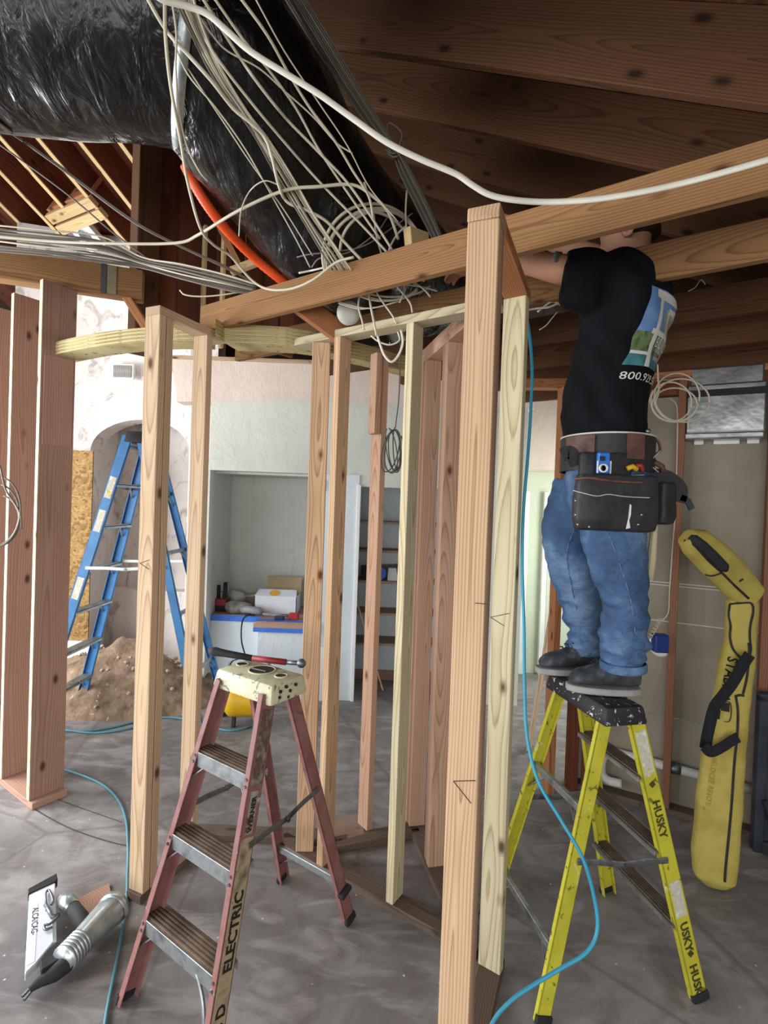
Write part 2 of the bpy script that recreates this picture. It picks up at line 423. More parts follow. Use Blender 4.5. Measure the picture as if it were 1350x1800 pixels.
# ---- plank wall and post in the loft
loft = struct_root('wall_loft', at(300, 560, 3.6), 'reddish vertical boards above the framing, below the roof')
pa, pb = at(276, 420, 3.45), at(500, 470, 4.15)
dr = (pb - pa); dr.z = 0; Lw = dr.length; dr.normalize(); nn = Vector((-dr.y, dr.x, 0))
k = 0; x = 0
while x < Lw:
    w_ = random.choice([.115, .14, .14, .165]); c_ = pa + dr * (x + w_ / 2) + nn * random.uniform(-.012, .012)
    lumber('plank', V(c_.x, c_.y, 3.0), V(c_.x, c_.y, 4.9), w_ - .006, .03, dr, W['raft'], loft); x += w_; k += 1
pc = at(255, 420, 3.38)
lumber('post', V(pc.x, pc.y, 2.76), V(pc.x, pc.y, 4.6), .14, .14, dr, W['joist'], loft, .004)
for px, py, Y in ((392, 480, 3.5), (358, 500, 3.55)):
    c_ = at(px, py, Y); lumber('stud', V(c_.x, c_.y, 2.85), V(c_.x, c_.y, 3.7), .022, .038, dr, W['edge'], loft)
lumber('brace', at(362, 350, 3.4), at(420, 465, 3.4), .03, .04, (0, 1, 0), W['red2'], loft)
lumber('log_block', at(405, 478, 3.3), at(452, 460, 3.3), .05, .05, (0, 1, 0), W['edge'], loft, .012)

# ---- left exterior wall of deep studs with a header
wl = struct_root('wall_left', atz(45, 1405, 0), 'open wall of deep reddish studs at the left')
kc = atz(52, 1408, .04)
st = kc + UD * .019 + VD * .092; st.z = 0
for i in range(5):
    c_ = st + UD * (.385 * i)
    lumber('stud', V(c_.x, c_.y, .038), V(c_.x, c_.y, 3.04), .184, .038, VD, W['red'], wl, .003)
    # pale strip puts the daylight on the narrow edge into the colour
    e_ = c_ - VD * .0935
    lumber('lit_stud_edge', V(e_.x, e_.y, .04), V(e_.x, e_.y, 3.04), .003, .036, VD, W['hem'], wl, .0005)
lumber('bottom_plate', st - UD * .06 + V(0, 0, .019), st + UD * 2.0 + V(0, 0, .019), .19, .038, VD, W['red'], wl)
c_ = st - UD * .0215
lumber('cripple', V(c_.x, c_.y, 2.1) , V(c_.x, c_.y, 2.62), .16, .006, VD, W['red'], wl)
h0, h1 = atz(-90, 476, 3.04), atz(250, 526, 3.04)
hd = (h1 - h0).normalized(); hn = Vector((-hd.y, hd.x, 0))
lumber('header', h0 + V(0, 0, .09) + hn * .045, h1 + V(0, 0, .09) + hn * .045, .18, .09, (0, 0, 1), W['beam'], wl, .004)
galv = M_mot('galvanised_steel', [C('#8f9799'), C('#b9c0c2'), C('#7c8486')], 18, .38, .9, .1, 40)
galvd = M_mot('tarnished_steel', [C('#5a5f62'), C('#85898b'), C('#4a4d50')], 14, .45, .85, .2, 40)
s0 = h1 - hd * .17
MB().bar(s0 - hn*.003 + V(0,0,.005), s0 - hn*.003 + V(0,0,.175), .05, .003, hd).build('metal_strap', M_mot('dull_strap', [C('#a79a7c'), C('#8d8166')], 9, .5, .5), wl)
s0 = h1 - hd * .215
MB().bar(s0 - hn*.0032 + V(0,0,.0), s0 - hn*.0032 + V(0,0,.18), .03, .003, hd).build('tar_smear', M_mot('tar', [C('#3f3f40'), C('#56524e')], 20, .7), wl)
lumber('brace', at(222, 520, 3.2), at(268, 592, 3.1), .05, .05, (0, 1, 0), W['red2'], wl, .004)

# ================================================================== STUD WALLS (things)
ZP = 2.63; TP = .038
def stud(parent, c, d, mt='fir', z0=.038, z1=ZP, w=.089, t=.038, name='stud'):
    """c: plan centre, d: wall direction (thickness t along d, width w across)"""
    return lumber(name, V(c.x, c.y, z0), V(c.x, c.y, z1), t, w, (d.x, d.y, 0), W[mt], parent)
def plate(parent, a, b, z, mt, w=.089, name='top_plate'):
    a = V(a.x, a.y, z); b = V(b.x, b.y, z); d = (b - a).normalized()
    return lumber(name, a, b, w, TP, (-d.y, d.x, 0), W[mt], parent)
# -- T1: doubled stud and its neighbour left of the red ladder
p = V(.38, .925, 0).normalized(); w = V(p.y, -p.x, 0)
K = atz(251, 1573, .038); K.z = 0
t1 = thing('stud_wall', K, 'short stud wall with a doubled knotty stud standing left of the red stepladder', 'stud wall', 'new stud walls')
A1 = K - w * .0445 + p * .019; A2 = K - w * .0445 + p * .061
stud(t1, A1, p, 'grey'); stud(t1, A2, p, 'grey')
KB = atz(365, 588, ZP); KB.z = 0; B1 = KB - w * .0445 + p * .019
stud(t1, B1, p, 'grey')
plate(t1, A1 - p * .02, B1 + p * .13, ZP + TP / 2, 'grey')
plate(t1, A1 - p * .03, B1 + p * .2, TP / 2, 'treat', name='bottom_plate')
# -- T2: long wall C, D, F towards the front post
KD = atz(566, 1526, .038); KD.z = 0; KF = atz(690, 1592, .038); KF.z = 0
t2 = thing('stud_wall', KF, 'stud wall of three spaced studs between the red ladder and the front post', 'stud wall', 'new stud walls')
cD = KD + UD * .019 + VD * .0445; cF = KF + UD * .019 + VD * .0445
stud(t2, cD, UD, 'fir'); stud(t2, cF, UD, 'hem')
cC = atz(527, 1500, .038); cC.z = 0; cC += V(.02, .03, 0)
stud(t2, cC, V(-.05, 1, 0).normalized(), 'fir')
cI = atz(859, 1705, .038); cI.z = 0; cI += VD * .019
aT = cF - UD * .42; bT = cF + UD * .70
plate(t2, aT, bT, ZP + TP / 2, 'hem')
plate(t2, aT, bT + UD * .02, TP / 2, 'treat', name='bottom_plate')
# -- T3: front post with its short plate
t3 = thing('stud_post', V(.25, 1.5, 0), 'tall built-up front post of fir with a pale greenish stud behind', 'post')
wq = V(.93, -.36, 0).normalized(); pq = V(.36, .93, 0).normalized()
cPost = (atz(850, 386, ZP)); cPost.z = 0
stud(t3, cPost + pq * .019, pq, 'fir', 0.038); stud(t3, cPost + pq * .0445, pq, 'red', .038, w=.088, t=.012, name='spacer')
stud(t3, cPost + pq * .07, pq, 'red', .038)
stud(t3, cI, VD, 'hem')
p2 = (cI - cPost).normalized()
plate(t3, cPost + p2 * 0.0, cI + p2 * .05, ZP + TP / 2, 'red2')
plate(t3, cPost - p2 * .004, cPost + p2 * .10, ZP + TP / 2 + .0005, 'fir', .092, 'plate_end')
plate(t3, cPost - p2 * .05, cI + p2 * .06, TP / 2, 'treat', name='bottom_plate')
# -- T4: wall G-H running back from the post
d4 = V(-.22, .975, 0).normalized(); w4 = V(d4.y, -d4.x, 0)
gH = atz(768, 1524, .038); gH.z = 0; gG = atz(733, 1452, .038); gG.z = 0
t4 = thing('stud_wall', gG, 'stud wall with closely set doubled studs just left of the front post', 'stud wall', 'new stud walls')
stud(t4, gH + d4 * .019, d4, 'firp'); stud(t4, gG + d4 * .019, d4, 'firp'); stud(t4, gG + d4 * .061 - w4 * .006, d4, 'firp'); stud(t4, gG + d4 * .10 - w4 * .01, d4, 'red')
stud(t4, gH + d4 * .062 + w4 * .003, d4, 'red')
aT4 = gH - d4 * .62; bT4 = gG + d4 * .16
plate(t4, gH - d4 * .30, bT4, ZP + TP / 2, 'firp'); plate(t4, gH - d4 * .28, bT4, ZP + TP * 1.5, 'firp')
plate(t4, gH - d4 * .40, bT4, TP / 2, 'treat', name='bottom_plate')
# -- T5: middle stud with hanging cripple under a plywood plate
KE = atz(641, 1458, .038); KE.z = 0; d5 = V(.78, .62, 0).normalized()
t5 = thing('stud_wall', KE, 'single pinkish stud with a short block nailed at its top under plywood plates', 'stud wall', 'new stud walls')
cE = KE + V(0, .03, 0)
stud(t5, cE, d5, 'firp')
cB = atz(655, 640, ZP); cB.z = 0
cB = cE - V(.012, .052, 0) ; stud(t5, cB - d5 * .018, d5, 'firp', 2.2, ZP, name='cripple', w=.06)
plate(t5, cE - d5 * .25, gG, TP / 2, 'treat', name='bottom_plate')
def ply_stack(parent, front, inner, n, name='ply_layer', z=ZP):
    for i in range(n):
        j = random.uniform(-.002, .002)
        poly = [V(q.x, q.y + j, z + i * .0186) for q in front] + [V(q.x, q.y, z + i * .0186) for q in reversed(inner)]
        MB().prism(poly, (0, 0, .0178)).build(name, W['ply'], parent)
f2 = [atz(x, y, ZP) for x, y in ((378, 592), (394, 601), (450, 603), (501, 606), (545, 612), (640, 634), (700, 650), (745, 655))]
i2 = [q + V(.03, .15, 0) for q in f2]
ply_stack(t5, f2, i2, 5)
# -- T6: curved plywood plate on the left
f1 = spline([atz(x, y, ZP) for x, y in ((76, 628), (110, 620), (150, 612), (200, 605), (258, 600), (310, 598), (360, 599))], 3)
i1 = []
for i, q in enumerate(f1):
    t_ = (f1[min(i+1, len(f1)-1)] - f1[max(i-1, 0)]).normalized(); i1.append(q + Vector((-t_.y, t_.x, 0)) * .15)
t6 = thing('curved_plate', V(f1[0].x, f1[0].y, ZP), 'curved laminated plywood top plate between the left wall and the doubled stud', 'plate')
ply_stack(t6, f1, i1, 4)

# ================================================================== RIGHT WALL
wr = struct_root('wall_right', atz(1180, 1424, 0), 'unfinished wall of brown drywall backs between dark studs')
R0 = atz(1180, 1424, 0); ur = V(-.876, .483, 0).normalized(); nr = V(ur.y, -ur.x, 0)   # nr towards the room?
if nr.y > 0: nr = -nr
def rw(t, off=0, z=0): return R0 + ur * t + nr * off + V(0, 0, z)
for z0, z1 in ((0.0, .56), (.565, 1.155), (1.16, 1.38), (1.385, 2.62)):
    MB().prism([rw(.62, -.02, z0), rw(-2.6, -.02, z0), rw(-2.6, -.035, z0), rw(.62, -.035, z0)], (0, 0, z1 - z0)).build('drywall_panel', W['dry'], wr)
wj = M_mot('white_joint', [C('#d9d6cf'), C('#bdb9b0')], 12, .8)
for z in (1.1575, 1.3825, 1.40): MB().prism([rw(.6, -.018, z - .003), rw(-.9, -.018, z - .003), rw(-.9, -.0215, z - .003), rw(.6, -.0215, z - .003)], (0, 0, .006)).build('panel_joint', wj, wr)
for t_, mt in ((.50, 'raft'), (.035, 'red2'), (-.42, 'red2'), (-.86, 'red2'), (-1.3, 'red2')):
    lumber('stud', rw(t_, .03, 0.038), rw(t_, .03, 2.66), .042, .089, ur, W['brn'] if mt != 'raft' else W['raft'], wr)
lumber('bottom_plate', rw(.62, .03, .019), rw(-2.2, .03, .019), .089, .038, nr, W['treat'], wr)
lumber('top_plate', rw(.62, .03, 2.68), rw(-2.2, .03, 2.68), .089, .038, nr, W['red2'], wr)
lumber('top_plate', rw(.62, .03, 2.60), rw(-2.2, .03, 2.60), .07, .09, nr, W['raft'], wr)
# corner wall continuing on the right, out of frame
MB().prism([rw(-2.6, -.02), rw(-2.6, 3.6), rw(-2.66, 3.6), rw(-2.66, -.02)], (0, 0, 2.66)).build('drywall_panel', W['dry'], wr)
# white waste pipe through the studs
t7 = thing('drain_pipe', rw(.1, .03, .25), 'white drain pipe running through the studs near the floor', 'pipe')
pvc = M_mot('white_pipe', [C('#cfd0cf'), C('#b9b8b4')], 9, .5, 0, .1, 60)
pz0, pz1 = atz(1130, 1332, .0), 0
pp = [rw(.32, .03, .285), rw(.0, .03, .275), rw(-.43, .03, .262)]
MB().tube(pp, .028, 14).build('pipe', pvc, t7, True)
MB().tube([rw(.03, .03, .276), rw(-.04, .03, .275)], .033, 14).build('coupling', galvd, t7, True)
MB().tube(spline([rw(.30, .03, .285), rw(.37, .03, .27), rw(.40, .03, .22), rw(.40, .035, .14), rw(.36, .04, .10), rw(.28, .04, .10)], 5), .027, 12).build('trap', pvc, t7, True)

# stud frame left of the man: orange stud, brown stud, leaning board
t8 = struct_root('wall_partition', atz(963, 1390, 0), 'old orange studs of a partition behind the man')
oS = atz(963, 1390, 0); oS.z = 0
lumber('stud', V(oS.x, oS.y, 0), V(oS.x, oS.y, 2.62), .045, .089, (1, .1, 0), W['red2'], t8)
o2 = atz(1003, 1385, 0); lumber('stud', V(o2.x, o2.y, 0), V(o2.x, o2.y, 2.62), .045, .089, (1, .2, 0), W['raft'], t8)
lumber('top_plate', V(oS.x - .35, oS.y + .1, 2.65), V(oS.x + .55, oS.y - .05, 2.65), .09, .06, (0, 1, 0), W['red2'], t8)
lb = lumber('leaning_board', atz(930, 1318, 0) + V(0,0,.01), at(985, 985, 3.62), .10, .02, (.5, .86, 0), W['grey'], None)
tag(lb, 'brown board leaning against the orange stud behind the teal hose', 'board')

# ================================================================== BACK WALL
wb = struct_root('wall_back', (-.3, 4.75, 0), 'patched plaster back wall with a niche, a shelf closet and a doorway')
YB = 4.72
def wbox(x0, x1, y0, y1, z0, z1, mt, name='plaster_panel', par=None): return MB().box((x0, y0, z0), (x1, y1, z1)).build(name, W[mt], par or wb)
XNL, XNR = -1.63, -.58      # niche
XCL, XCR = -.235, .56       # closet opening
wbox(XNL, 1.30, YB + .02, YB + .20, 2.09, 2.76, 'plaster')                 # band above niche
wbox(XNR, XCL, YB, YB + .35, 0, 2.09, 'bluew')                             # pier right of niche
wbox(XCR, 1.30, YB + .02, YB + .25, 0, 2.09, 'plaster')                    # right of closet
wbox(XCL, XCR, YB + .02, YB + .2, 1.985, 2.09, 'plaster')                  # closet head
wbox(XNL - .1, XNR, YB + .75, YB + .8, 0, 2.2, 'niche')                    # niche back
wbox(XNL - .06, XNL, YB + .05, YB + .76, 0, 2.09, 'niche')                 # niche left cheek
wbox(XNL, XNR, YB + .2, YB + .76, 2.07, 2.12, 'niche')
wbox(XNL, -1.12, YB + .20, YB + .3, 0, .69, 'bluew', 'counter_front')      # counter fronts
wbox(-1.12, XNR, YB - .02, YB + .3, 0, .69, 'bluew', 'counter_front')
lumber('base_board', V(XNL - .05, YB + .185, .06), V(-1.13, YB + .185, .06), .12, .02, (0, 0, 1), W['red'], wb)
wbox(-.62, -.44, YB - .028, YB - .02, .0, .5, 'white', 'cover_panel')
# coved soffit: profile swept along x
prof = [(YB - .12, 3.06), (YB - .10, 3.02), (YB - .05, 2.93), (YB - .01, 2.86), (YB + .015, 2.79), (YB + .02, 2.76), (YB + .2, 2.76), (YB + .2, 3.06)]
m = MB(); rings = []
for i in range(25):
    x_ = -1.95 + i * (3.3 / 24); sag = .05 * max(0, -.9 - x_) 
    rings.append([V(x_, y_, z_ - (sag if z_ < 2.95 else 0)) for y_, z_ in prof])
m.loft(rings).build('soffit', W['plasterp'], wb, 'auto')
lumber('soffit_cap', V(-1.95, YB - .05, 3.075), V(1.35, YB - .05, 3.075), .2, .03, (0, 1, 0), W['grey'], wb)
# closet
for z in (1.65, 1.365, 1.06, .745, .445):
    lumber('closet_shelf', V(XCL - .05, YB + .47, z), V(XCR + .1, YB + .47, z), .30, .022, (0, 1, 0), W['scrap'], wb)
for x0, x1, y0, y1, z0, z1 in ((XCL - .1, XCR + .1, YB + .62, YB + .66, 0, 2.1), (XCL - .10, XCL - .06, YB + .3, YB + .66, 0, 2.1), (XCR + .06, XCR + .1, YB + .25, YB + .66, 0, 2.1), (XCL - .1, XCR + .1, YB + .2, YB + .66, 2.05, 2.1)):
    wbox(x0, x1, y0, y1, z0, z1, 'bluew', 'closet_panel')
lumber('base_board', V(XCL - .05, YB + .60, .05), V(XCR + .05, YB + .60, .05), .10, .02, (0, 0, 1), W['red'], wb)
for x_ in (XCL, XCR): lumber('door_casing', V(x_, YB + .0, 0), V(x_, YB + .0, 2.0), .03, .05, (1, 0, 0), W['scrap'] if 0 else W['white'], wb)
# far right wall with doorway
wbox(1.18, 4.6, YB + 1.0, YB + 1.1, 0, 2.25, 'plasterg'); wbox(1.1, 4.6, YB + .6, YB + 1.1, 2.25, 3.0, 'plasterp')
wbox(1.26, 1.30, YB + .2, YB + 1.1, 0, 3.0, 'plasterg')
dr1 = struct(MB().box((1.84, YB + .97, 0), (2.5, YB + 1.0, 1.98)).build('door_1', W['plasterg']), 'pale green door panel behind the teal hose')
for x_ in (1.50, 1.58, 1.80): lumber('door_casing', V(x_, YB + .97, 0), V(x_, YB + .97, 2.03), .055, .05, (1, 0, 0), W['white'], wb)
# ---- curved bright wall with an arch at the far left
cw = struct_root('wall_arch', (-2.4, 5.1, 0), 'bright trowelled plaster wall with an arch behind the blue ladder')
def yc(x): return 4.98 + .16 * math.sin((x + 3.4) / 1.75 * math.pi) 
x0_, x1_ = -3.6, -1.66; ac, ar, zs, ah = -2.44, .50, 2.26, .33
xs = sorted(set([x0_ + i * (x1_ - x0_) / 24 for i in range(25)] + [ac + ar * math.cos(math.pi * i / 20) for i in range(21)]))
m = MB()
def zarch(x): return zs + ah * math.sqrt(max(0, 1 - ((x - ac) / ar) ** 2)) if abs(x - ac) <= ar + 1e-6 else 0.0
vs = []; fs = []
for x_ in xs:
    zb = zarch(x_); y_ = yc(x_)
    vs += [(x_, y_, zb), (x_, y_, 4.4), (x_, y_ + .22, 4.4), (x_, y_ + .22, zb)]
for i in range(len(xs) - 1):
    a, b = 4 * i, 4 * (i + 1)
    if (xs[i] < ac - ar - 1e-6) != (xs[i+1] < ac - ar + 1e-6 and xs[i+1] < ac - ar - 1e-6): pass
    fs += [(a, b, b+1, a+1), (a+1, b+1, b+2, a+2), (a+2, b+2, b+3, a+3), (a+3, b+3, b, a)]
m.add(vs, fs).build('plaster_panel', W['plasterb'], cw, 'auto')
wbox(-3.3, -1.5, 5.62, 5.7, 0, 2.9, 'plasterb', 'recess_panel', cw)
wbox(-1.96, -1.9, 5.1, 5.66, 0, 2.9, 'plasterb', 'recess_panel', cw)
wbox(-3.0, -2.94, 5.1, 5.66, 0, 2.9, 'plasterb', 'recess_panel', cw)
wbox(-2.95, -1.95, 5.45, 5.62, .0, .82, 'plasterb', 'recess_ledge', cw)
for z0, z1 in ((.42, .96), (.964, 1.35), (1.354, 1.80), (1.804, 2.24)):
    MB().box((-3.15, 4.90, z0), (-2.80, 4.915, z1)).build('osb_panel', W['osb'], cw)
wbox(-3.2, -2.72, 4.86, 5.0, 0.0, .415, 'plasterb', 'recess_ledge', cw)
vg = thing('wall_vent', at(215, 652, 5.0), 'small grey wall vent high on the bright arched wall', 'vent')
a = at(200, 642, 5.06); b = at(231, 664, 5.06)
MB().box((a.x - .015, 5.06, b.z - .015), (b.x + .015, 5.09, a.z + .015)).build('frame', W['white'], vg)
gsl = M_mot('vent_grey', [C('#8a8683'), C('#a29e9a')], 30, .6)
n_ = 14
for i in range(n_):
    x_ = a.x + (b.x - a.x) * (i + .5) / n_
    MB().box((x_ - .004, 5.045, b.z), (x_ + .004, 5.07, a.z)).build('slat', gsl, vg)
# closing walls far away (beyond what is seen): gable sheathing
W['dark'] = M_mot('dark_sheathing', [C('#241610'), C('#32201a')], 3, .9)
sh = struct_root('wall_far', (-1, 6.8, 0), 'dark sheathing closing the house behind the back rooms')
for x0 in range(-6, 6, 2): wbox(x0, x0 + 1.99, 6.75, 6.8, 0, 6.0, 'dark', 'sheathing_panel', sh)

# pencil marks on the studs
pen = M_mot('pencil', [C('#3a3230')], 4, .9)
def mark(par, p0, nrm, segs):
    nrm = Vector(nrm).normalized(); m_ = MB()
    for (x0, y0), (x1, y1) in segs:
        q = []
        for x, y in ((x0, y0), (x1, y1)):
            d = ray(x, y); q.append(CAM + d * ((p0 - CAM).dot(nrm) / d.dot(nrm)) - nrm * .0008)
        m_.tube(q, .0011, 5)
    m_.build('pencil_mark', pen, par)
mark(t3, cPost - pq * .0005, pq, (((797, 1373), (836, 1372)), ((797, 1373), (828, 1412)), ((835, 1060), (856, 1062))))
mark(t3, cI - VD * .0195, VD, (((862, 1085), (895, 1078)), ((862, 1085), (886, 1100))))
mark(t1, A1 - p * .0195, p, (((246, 990), (263, 984)), ((246, 990), (262, 1001))))
# ================================================================== LADDERS
def text_mesh(txt, size, M, mat, name, parent, world=True, ext=.0004, bold=0, align='LEFT'):
    cu = bpy.data.curves.new(name, 'FONT'); cu.body = txt; cu.size = size; cu.extrude = ext; cu.offset = bold; cu.align_x = align; cu.resolution_u = 2
    o = bpy.data.objects.new(name, cu); COL.objects.link(o)
    dg = bpy.context.evaluated_depsgraph_get(); me = bpy.data.meshes.new_from_object(o.evaluated_get(dg))
    bpy.data.objects.remove(o); bpy.data.curves.remove(cu)
    me.transform(M); me.materials.clear(); me.materials.append(mat); me.name = name
    ob = bpy.data.objects.new(name, me)
    if world:
        c = Vector((0,0,0))
        for v in me.vertices: c += v.co
        c /= max(1, len(me.vertices)); me.transform(Matrix.Translation(-c)); link(ob, parent, c)
    else: COL.objects.link(ob); ob.parent = parent; WL[ob.name] = Vector((0,0,0))
    return ob
def frame(o, x, y):
    x = Vector(x).normalized(); y = Vector(y); y = (y - x * y.dot(x)).normalized(); z = x.cross(y)
    M = Matrix((x, y, z)).transposed().to_4x4(); M.translation = o; return M
blackink = M_mot('black_ink', [C('#17130f'), C('#2b241d')], 30, .8)
steel = M_mot('worn_aluminium', [C('#8d9396'), C('#b4babc'), C('#787d80')], 12, .42, .85, .1, 50, [(C('#e6e8e8'), .72, 25, .7)])
tread = M_mot('dirty_tread', [C('#4a3d33'), C('#6f5d4e'), C('#857465')], 10, .8, 0, .2, 60, None, 5, .3, (1, 1, 1))
rubber = M_mot('black_rubber', [C('#1b1c1f'), C('#2d2e31')], 14, .75)

def channel(parent, name, p0, p1, sgn, mat, dep=.066, fl=.026, th=.005):
    p0 = Vector(p0); p1 = Vector(p1); z = (p1 - p0).normalized(); x = Vector((1,0,0)); x = (x - z * x.dot(z)).normalized(); y = z.cross(x)
    m = MB(); m.bar(p0, p1, dep, th, y)
    for s in (-1, 1):
        o = y * (s * (dep - th) / 2) - x * (sgn * (fl / 2 - th / 2)); m.bar(p0 + o, p1 + o, fl, th, x)
    return m.local(name, mat, parent, False, .0012)

def stepladder(label, loc, ang, h, wb, wt, spread, nstep, rail, capm, treadm, frontm, capsize, zstep, spz, frontlip=.05, tdep=.085, ytop=.07, rear_z=(), dep=.066, rdep=.05, name='stepladder', spm=None, rdz=.02, fooh=.03):
    r = thing(name, loc, label, 'stepladder'); r.rotation_euler = (0, 0, ang)
    hb = h - .05
    def fr(z, s): # front rail centre at height z
        k = z / hb; return V(s * ((wb / 2) * (1 - k) + (wt / 2) * k), (-spread / 2) * (1 - k) - ytop * k, z)
    def rr(z, s):
        k = z / hb; return V(s * ((wb / 2 - .03) * (1 - k) + (wt / 2 - .02) * k), (spread / 2) * (1 - k) + ytop * .75 * k, z)
    for s in (-1, 1):
        channel(r, 'front_rail', fr(.0, s), fr(hb + .01, s), s, rail, dep)
        channel(r, 'rear_rail', rr(.0, s), rr(hb + .01, s), s, rail, rdep, .022)
        for f, d_ in ((fr, dep), (rr, rdep)):
            q = f(.0, s); q2 = f(fooh, s)
            MB().bar(q + V(s*.003, 0, 0), q2 + V(s*.003, 0, 0), d_ + .008, .016, (0, 1, 0)).local('foot', rubber, r, False, .002)
    for i in range(nstep):
        z = zstep * (i + 1); a, b = fr(z, -1), fr(z, 1); w_ = b.x - a.x - .008
        y0 = a.y - dep / 2 + .0; y1 = y0 + tdep
        stp = MB().box((-w_/2, y0 + .004, z - .008), (w_/2, y1, z)).local('step', treadm, r, False, .0015)
        m = MB()
        for k in range(5):
            yy = y0 + .012 + k * (tdep - .018) / 5
            m.box((-w_/2 + .004, yy, z), (w_/2 - .004, yy + .006, z + .004))
        m.local('tread_rib', treadm, stp)
        MB().box((-w_/2, y0 - .001, z - frontlip), (w_/2, y0 + .004, z + .001)).local('step_lip', frontm, stp, False, .001)
        MB().box((-w_/2, y1 - .004, z - frontlip * .6), (w_/2, y1, z)).local('step_lip', frontm, stp, False, .001)
        for s in (-1, 1):
            c_ = fr(z - .10, s); e_ = V(s * (w_/2 - .085), a.y - .01, z - .02)
            MB().bar(c_ + V(-s*.006, -.012, 0), e_, .014, .004, (0, 1, 0)).local('step_brace', frontm, stp)
            for q in (0, 1):
                cc = fr(z - .012 - q * .022, s) + V(-s * .012, -dep / 2 - .001, 0)
                MB().cyl(cc, cc + V(0, -.004, 0), .0055, 8).local('rivet', galvd, stp)
    for z in rear_z:
        a, b = rr(z, -1), rr(z, 1)
        MB().bar(a, b, .03, .02, (0, 0, 1)).local('rear_bar', steel, r, False, .002)
        for s in (-1, 1): MB().bar(rr(z - .10, s), V(s * (b.x - .10), a.y, z - .005), .012, .004, (0, 1, 0)).local('rear_brace', steel, r)
    for s in (-1, 1):
        a = fr(spz, s) + V(s * .006, .01, 0); b = rr(spz + rdz, s) + V(s * .008, 0, 0); mid = (a + b) / 2 + V(s * .002, 0, -.012)
        m = MB(); m.tube([a, a*.5 + mid*.5 + V(0,0,.004), mid, mid*.5 + b*.5 + V(0,0,.004), b], .012, 8, True, .45); m.local('spreader', spm or galvd, r, 'auto')
        MB().cyl(mid + V(s*-.008, 0, 0), mid + V(s*.012, 0, 0), .009, 10).local('pivot', galvd, r)
    cw_, cdp, chh = capsize
    cap = MB().add([(-cw_/2, -cdp/2, h - chh), (cw_/2, -cdp/2, h - chh), (cw_/2, cdp/2, h - chh), (-cw_/2, cdp/2, h - chh),
                    (-cw_/2 + .012, -cdp/2 + .014, h), (cw_/2 - .012, -cdp/2 + .014, h), (cw_/2 - .012, cdp/2 - .014, h), (-cw_/2 + .012, cdp/2 - .014, h)],
                   [(0,3,2,1),(4,5,6,7),(0,1,5,4),(1,2,6,5),(2,3,7,6),(3,0,4,7)]).local('cap', capm, r, 'auto', .014)
    return r, cap, fr, rr

# ---- red four foot ladder
redm = M_mot('faded_red_fibreglass', [C('#6f4240'), C('#8d625f'), C('#7c4c49')], 9, .6, 0, .1, 60, [(C('#cfc4c0'), .70, 22, .8), (C('#4a2c28'), .70, 14, .6)])
capy = M_mot('dirty_cream_plastic', [C('#bdb998'), C('#cfccab'), C('#a29f84')], 8, .55, 0, .1, 40, [(C('#6d6a58'), .58, 24, .8)])
redl, redcap, rfr, rrr = stepladder('dirty red fibreglass stepladder with cream cap, nearest the camera', (-.465, 2.01, 0), math.atan2(-.56, .83), 1.15, .47, .265, .76, 3, redm, capy, tread, steel, (.335, .20, .075), .285, .63, .055, .09, .075, (.20,), .07, .055)
hole = M_mot('hole_shadow', [C('#2a241c'), C('#3c3328')], 30, .9)
for x_, rad in ((-.115, .02), (0, .048), (.105, .02)):
    prof_ = [(rad + .007, 0), (rad + .006, .004), (rad + .001, .004), (rad, -.004), (.001, -.004)]
    MB().lathe(prof_[:4], (x_, .01, 1.15), (0, 0, 1), 20).local('tool_hole_rim', capy, redcap, True)
    MB().lathe([(rad, 0), (rad, .0022)], (x_, .01, 1.15), (0, 0, 1), 20).local('tool_hole', hole, redcap)
for y_, z_ in ((-.05, 1.12), (-.02, 1.13), (-.055, 1.10), (.0, 1.11), (.03, 1.125), (-.01, 1.09)):
    MB().cyl(V(.158, y_, z_), V(.1675, y_, z_), .006, 10).local('cap_hole', hole, redcap)
# stencilled web of the right rail
tan = M_mot('worn_tan_paint', [C('#8f7d62'), C('#a9987a'), C('#6d5c48')], 16, .8, 0, .1, 50, [(C('#3a2a20'), .66, 20, .7)])
def rail_patch(par, fr, s, z0, z1, mat, name, w=.05, off=.0034):
    a = fr(z0, s) + V(s * off, 0, 0); b = fr(z1, s) + V(s * off, 0, 0)
    y = (b - a).normalized().cross(V(1, 0, 0)); return MB().bar(a, b, w, .0012, y).local(name, mat, par)
rail_patch(redl, rfr, 1, .04, .66, tan, 'painted_band', .058)
rail_patch(redl, rfr, 1, .67, .80, M_mot('label_foil', [C('#a3a29b'), C('#7d7468')], 20, .6, 0, 0, 30, [(C('#55302c'), .6, 18, .9)]), 'rail_label', .034)
rail_patch(redl, rfr, 1, .82, 1.06, M_mot('scraped_label', [C('#7a7064'), C('#5a4238'), C('#9a958c')], 22, .8), 'rail_label', .05)
def rail_text(par, fr, s, z, txt, size, up=True, ink=None, off=.0046, bold=.0008, sh=0.0):
    a = fr(z, s); b = fr(z + .1, s); d = (b - a).normalized(); yy = V(0, -1, 0)
    xdir = d if up else -d; zdir = V(s, 0, 0)
    ydir = zdir.cross(xdir)
    M = frame(a + V(s * off, 0, 0) - ydir * (size * .36) + ydir * sh, xdir, ydir)
    return text_mesh(txt, size, M, ink or blackink, 'lettering', par, False, .0003, bold)
rail_text(redl, rfr, 1, .075, 'O S D', .052, True, bold=.0016); rail_text(redl, rfr, 1, .285, 'ELECTRIC', .053, True, bold=.0018)
rail_text(redl, rfr, 1, .675, 'WERNER', .028, True, bold=.001)
MB().tube(spline([V(.10, -.33, .25), V(.16, -.345, .17), V(.20, -.37, .02)], 6), .007, 8).local('curved_brace', steel, redl, True)
